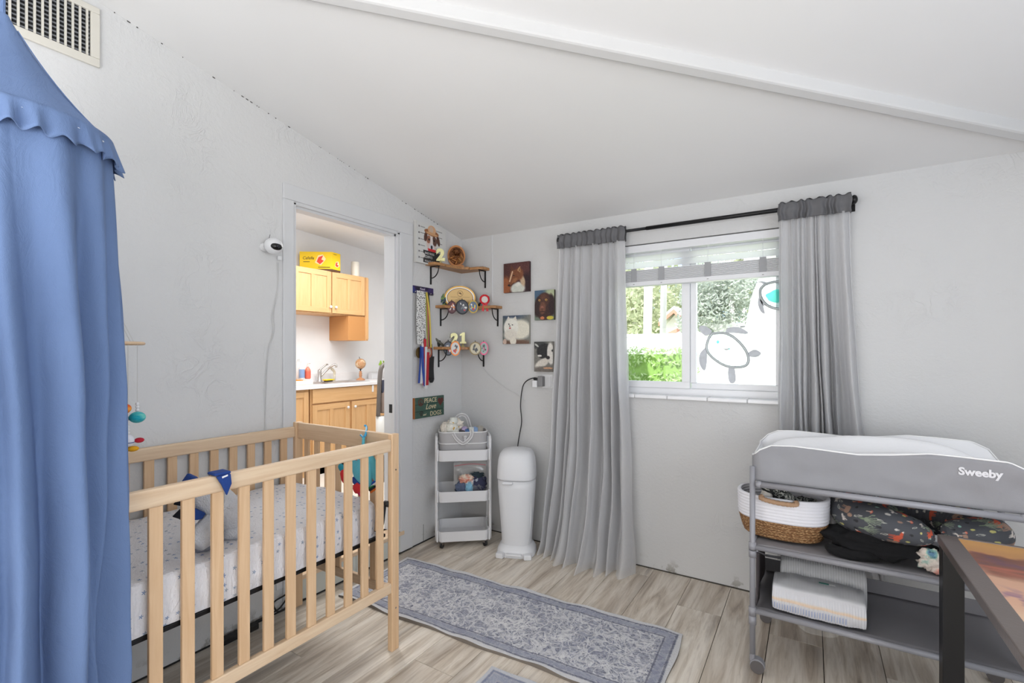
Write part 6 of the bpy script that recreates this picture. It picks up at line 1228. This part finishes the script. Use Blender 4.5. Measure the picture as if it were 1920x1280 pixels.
# ------------------------------------------------------------------ rugs
def rug(label, cx, cy, w_, d_, rz, seed, cols, zt=.009, nm='rug', scale=1.7):
    t_ = NT('rug_weave_%d' % seed); v = t_.coords((1, 1, 1)); sp = t_.n('SeparateXYZ'); t_.l(v, sp.inputs[0])
    ax = t_.math('ABSOLUTE', sp.outputs[0]); ay = t_.math('ABSOLUTE', sp.outputs[1]); dx = t_.math('SUBTRACT', w_/2, ax); dy = t_.math('SUBTRACT', d_/2, ay); dm = t_.math('MINIMUM', dx, dy)
    vm = t_.n('CombineXYZ'); t_.l(ax, vm.inputs[0]); t_.l(ay, vm.inputs[1])
    dist = t_.n('TexNoise', Scale=9.*scale, Detail=2.); t_.l(v, dist.inputs['Vector']); ad2 = t_.n('VectorMath', operation='MULTIPLY_ADD'); t_.l(dist.outputs['Color'], ad2.inputs[0]); ad2.inputs[1].default_value = (.10, .10, 0); t_.l(vm.outputs[0], ad2.inputs[2])
    vo = t_.n('TexVoronoi', Scale=13.*scale, feature='DISTANCE_TO_EDGE'); t_.l(ad2.outputs[0], vo.inputs['Vector']); e1 = t_.ramp(vo.outputs[0], [(.03, 1.), (.10, 0.)])
    v2 = t_.n('TexVoronoi', Scale=38.*scale, feature='DISTANCE_TO_EDGE'); t_.l(ad2.outputs[0], v2.inputs['Vector']); e2 = t_.ramp(v2.outputs[0], [(.05, 1.), (.18, 0.)])
    wr = t_.noise(v, 5*scale, 4, .6); med = t_.noise(vm.outputs[0], 3.2, 2); c = t_.mix(t_.ramp(med, [(.4, 0.), (.6, 1.)]), lin(cols[0]), lin(cols[1]))
    fine = t_.noise(v, 70, 3, .7); c = t_.mix(t_.ramp(fine, [(.42, 0.), (.62, .8)]), c, lin(cols[3])); 
    c = t_.mix(t_.math('MULTIPLY', e2, t_.ramp(wr, [(.4, .15), (.62, .75)])), c, lin(cols[2])); c = t_.mix(t_.math('MULTIPLY', e1, .55), c, lin(cols[2]))
    b1 = t_.ramp(dm, [(.0, 1.), (.018, 1.), (.022, 0.)]); c = t_.mix(b1, c, lin(cols[4])); b2 = t_.ramp(dm, [(.020, 0.), (.024, 1.), (.030, 1.), (.034, 0.)]); c = t_.mix(t_.math('MULTIPLY', b2, .8), c, lin(cols[3]))
    b3 = t_.ramp(dm, [(.034, 0.), (.036, .75), (.068, .75), (.071, 0.)]); c = t_.mix(b3, c, lin(cols[1])); b4 = t_.ramp(dm, [(.070, 0.), (.073, 1.), (.078, 1.), (.081, 0.)]); c = t_.mix(t_.math('MULTIPLY', b4, .8), c, lin(cols[3]))
    t_.l(c, t_.b.inputs['Base Color']); t_.b.inputs['Roughness'].default_value = .95; t_.bump(t_.math('ADD', fine, e2), .4, .004)
    t = thing(nm, label, 'rug', (cx, cy, 0), rz)
    def fn(u, v_):
        x, y = (u-.5)*w_, (v_-.5)*d_; eg = min(u, 1-u)*w_; ey = min(v_, 1-v_)*d_; e = max(0, 1-min(eg, ey)/.12)
        wv_ = math.sin(x*17+seed)+.6*math.sin(x*31+2)+.5*math.sin(y*19); y += .006*math.sin(x*12+seed)*(1 if v_ > .5 else -1)*e; x += .006*math.sin(y*15)*e
        return (x, y, zt+e*.005*(1+wv_*.7))
    obj('pile', MB().surf(fn, 150, 60), t_.m, t, world=False, smooth=True); 
    rimv = [fn(i/149, 0) for i in range(150)]+[fn(1, j/59) for j in range(1, 60)]+[fn(1-i/149, 1) for i in range(1, 150)]+[fn(0, 1-j/59) for j in range(1, 59)]; n = len(rimv)
    obj('backing_edge', MB().add([(x, y, .0005) for x, y, z in rimv]+rimv, [(i, (i+1) % n, n+(i+1) % n, n+i) for i in range(n)]), M('rug_backing_%d' % seed, (120, 112, 104), .9), t, world=False); return t
rug('long distressed blue grey rug running from the doorway across the floor', 1.015, -.985, 1.80, .585, math.radians(2.2), 1, [(160, 162, 176), (146, 150, 168), (226, 226, 226), (92, 96, 114), (206, 206, 208)])
rug('second patterned rug with pink and blue motifs at the bottom edge of the floor', 2.07, -1.92, 1.62, 1.18, math.radians(2.5), 2, [(176, 178, 190), (150, 156, 172), (214, 204, 200), (112, 122, 146), (190, 192, 198)], scale=2.6)

# ------------------------------------------------------------------ turtle ornaments on the glass
TD = M('turtle_bronze', (186, 190, 196), .5, .3, var=.2, vscale=30); TR_ = M('turtle_ring', (184, 190, 192), .4, .4)
g = NT('turtle_glass'); tr2 = g.n('BsdfTransparent', Color=(.97, .99, .99, 1)); gl2 = g.n('BsdfTranslucent', Color=(.97, 1, 1, 1)); m1 = g.n('MixShader'); f = g.noise(g.coords(), 22, 4, .6, 1); g.l(g.ramp(f, [(.35, .12), (.6, .4)]), m1.inputs[0]); g.l(tr2.outputs[0], m1.inputs[1]); g.l(gl2.outputs[0], m1.inputs[2]); g.l(m1.outputs[0], g.out.inputs[0])
g2 = NT('turtle_glass_aqua'); tr2 = g2.n('BsdfTransparent', Color=(.45, .9, .85, 1)); gl2 = g2.n('BsdfTranslucent', Color=(.5, .95, .88, 1)); m1 = g2.n('MixShader'); m1.inputs[0].default_value = .4; g2.l(tr2.outputs[0], m1.inputs[1]); g2.l(gl2.outputs[0], m1.inputs[2]); g2.l(m1.outputs[0], g2.out.inputs[0])
YT = .083
def turtle(label, ring_px, fins, aqua, cup):
    P0 = [on_y(u, v, YT) for u, v in ring_px]; cx = sum(p[0] for p in P0)/len(P0); cz_ = sum(p[2] for p in P0)/len(P0); t = thing('turtle_suncatcher', label, 'ornament', (cx, YT, cz_))
    L_ = [tuple(p) for p in smoothpath(P0+[P0[0]], 6)[:-1]]; obj('shell_ring', MB().tube(L_, .008, 8, closed=True), TR_, t, smooth=True)
    obj('shell_glass', MB().py([(x, z) for x, y, z in L_], YT-.001, YT+.002), g.m, t)
    for c_, r_ in aqua: q = on_y(*c_, YT-.003); obj('aqua_glass', MB().py([(q[0]+r_[0]*math.cos(a)*(1+.1*math.sin(a*5)), q[2]+r_[1]*math.sin(a)*(1+.1*math.cos(a*4))) for a in [i*PI/12 for i in range(24)]], YT-.004, YT-.002), g2.m, t)
    for nm, pts in fins:
        Q = [on_y(u, v, YT) for u, v in pts]; L2 = smoothpath(Q+[Q[0]], 4)[:-1]; obj(nm, MB().py([(p.x, p.z) for p in L2], YT-.005, YT+.003), TD, t, bevel=.002)
    for k in range(0, len(L_), max(1, len(L_)//7)): p = L_[k]; d_ = Vector((cx-p[0], 0, cz_-p[2])).normalized(); obj('prong', MB().tube([p, tuple(Vector(p)+d_*.014)], [.004, .0015], 6), TD, t)
    if cup: q = on_y(*cup, YT); obj('suction_cup', MB().lathe([(.004, .0), (.009, .004), (.018, .012)], (0, 0, 0), 16), CLR, t, world=False, smooth=True); o = t.children[-1]; o.rotation_euler = (-PI/2, 0, 0); o.location = Vector((q[0], YT-.012, q[2]))-t.location; o.location.y = -.008
    return t
turtle('large metal turtle suncatcher on the lower right window pane', [(1335, 625), (1362, 625), (1385, 640), (1401, 662), (1402, 681), (1388, 688), (1362, 686), (1338, 672), (1325, 655), (1328, 636)],
       [('flipper', [(1333, 626), (1322, 629), (1311, 617), (1313, 611), (1322, 611), (1334, 619)]), ('flipper', [(1360, 624), (1364, 615), (1384, 613), (1402, 622), (1398, 626), (1378, 624)]), ('flipper', [(1324, 650), (1313, 662), (1311, 678), (1317, 692), (1323, 692), (1326, 668)]), ('head', [(1366, 688), (1365, 700), (1367, 714), (1373, 719), (1379, 714), (1379, 702), (1376, 688)]), ('flipper', [(1404, 660), (1414, 655), (1423, 658), (1427, 663), (1419, 669), (1405, 668)]), ('tail', [(1402, 682), (1406, 683), (1412, 690), (1403, 686)])],
       [((1346, 641), (.008, .010)), ((1367, 654), (.006, .005))], (1352, 615))
turtle('aqua glass turtle suncatcher high on the right window pane by the curtain', [(1436, 532), (1455, 528), (1472, 532), (1484, 548), (1480, 572), (1462, 579), (1440, 573), (1427, 558), (1426, 542)],
       [('flipper', [(1432, 533), (1424, 529), (1414, 533), (1420, 529), (1430, 527), (1440, 531)]), ('flipper', [(1424, 552), (1421, 568), (1426, 583), (1434, 588), (1432, 578), (1430, 563)]), ('hinge_plate', [(1424, 562), (1430, 560), (1437, 569), (1430, 573)])], [((1456, 555), (.055, .036))], None)

# like things share a group
GROUPS = {'corner_shelf': 'wooden shelves in the room corner', 'enamel_medallion': 'medallions on the corner shelves', 'canvas_print': 'dog canvases on the walls', 'number_candle': 'gold number candles', 'black_figurine': 'black figurines on the middle shelf',
          'palm_tree': 'palms beyond the garden wall', 'garden_tree': 'trees beyond the garden wall', 'baby_garment': 'garments in the zip bag', 'knobbly_plush': 'knobbly plush toys', 'diaper_pack': 'diaper packs on the lower shelf', 'curtain': 'window curtains',
          'turtle_suncatcher': 'turtle suncatchers on the window', 'folded_cloth': 'muslin cloths in the caddy', 'rug': 'patterned rugs on the floor'}
for o in S.objects:
    b = o.name.split('.')[0]
    if o.parent is None and 'label' in o and b in GROUPS: o['group'] = GROUPS[b]
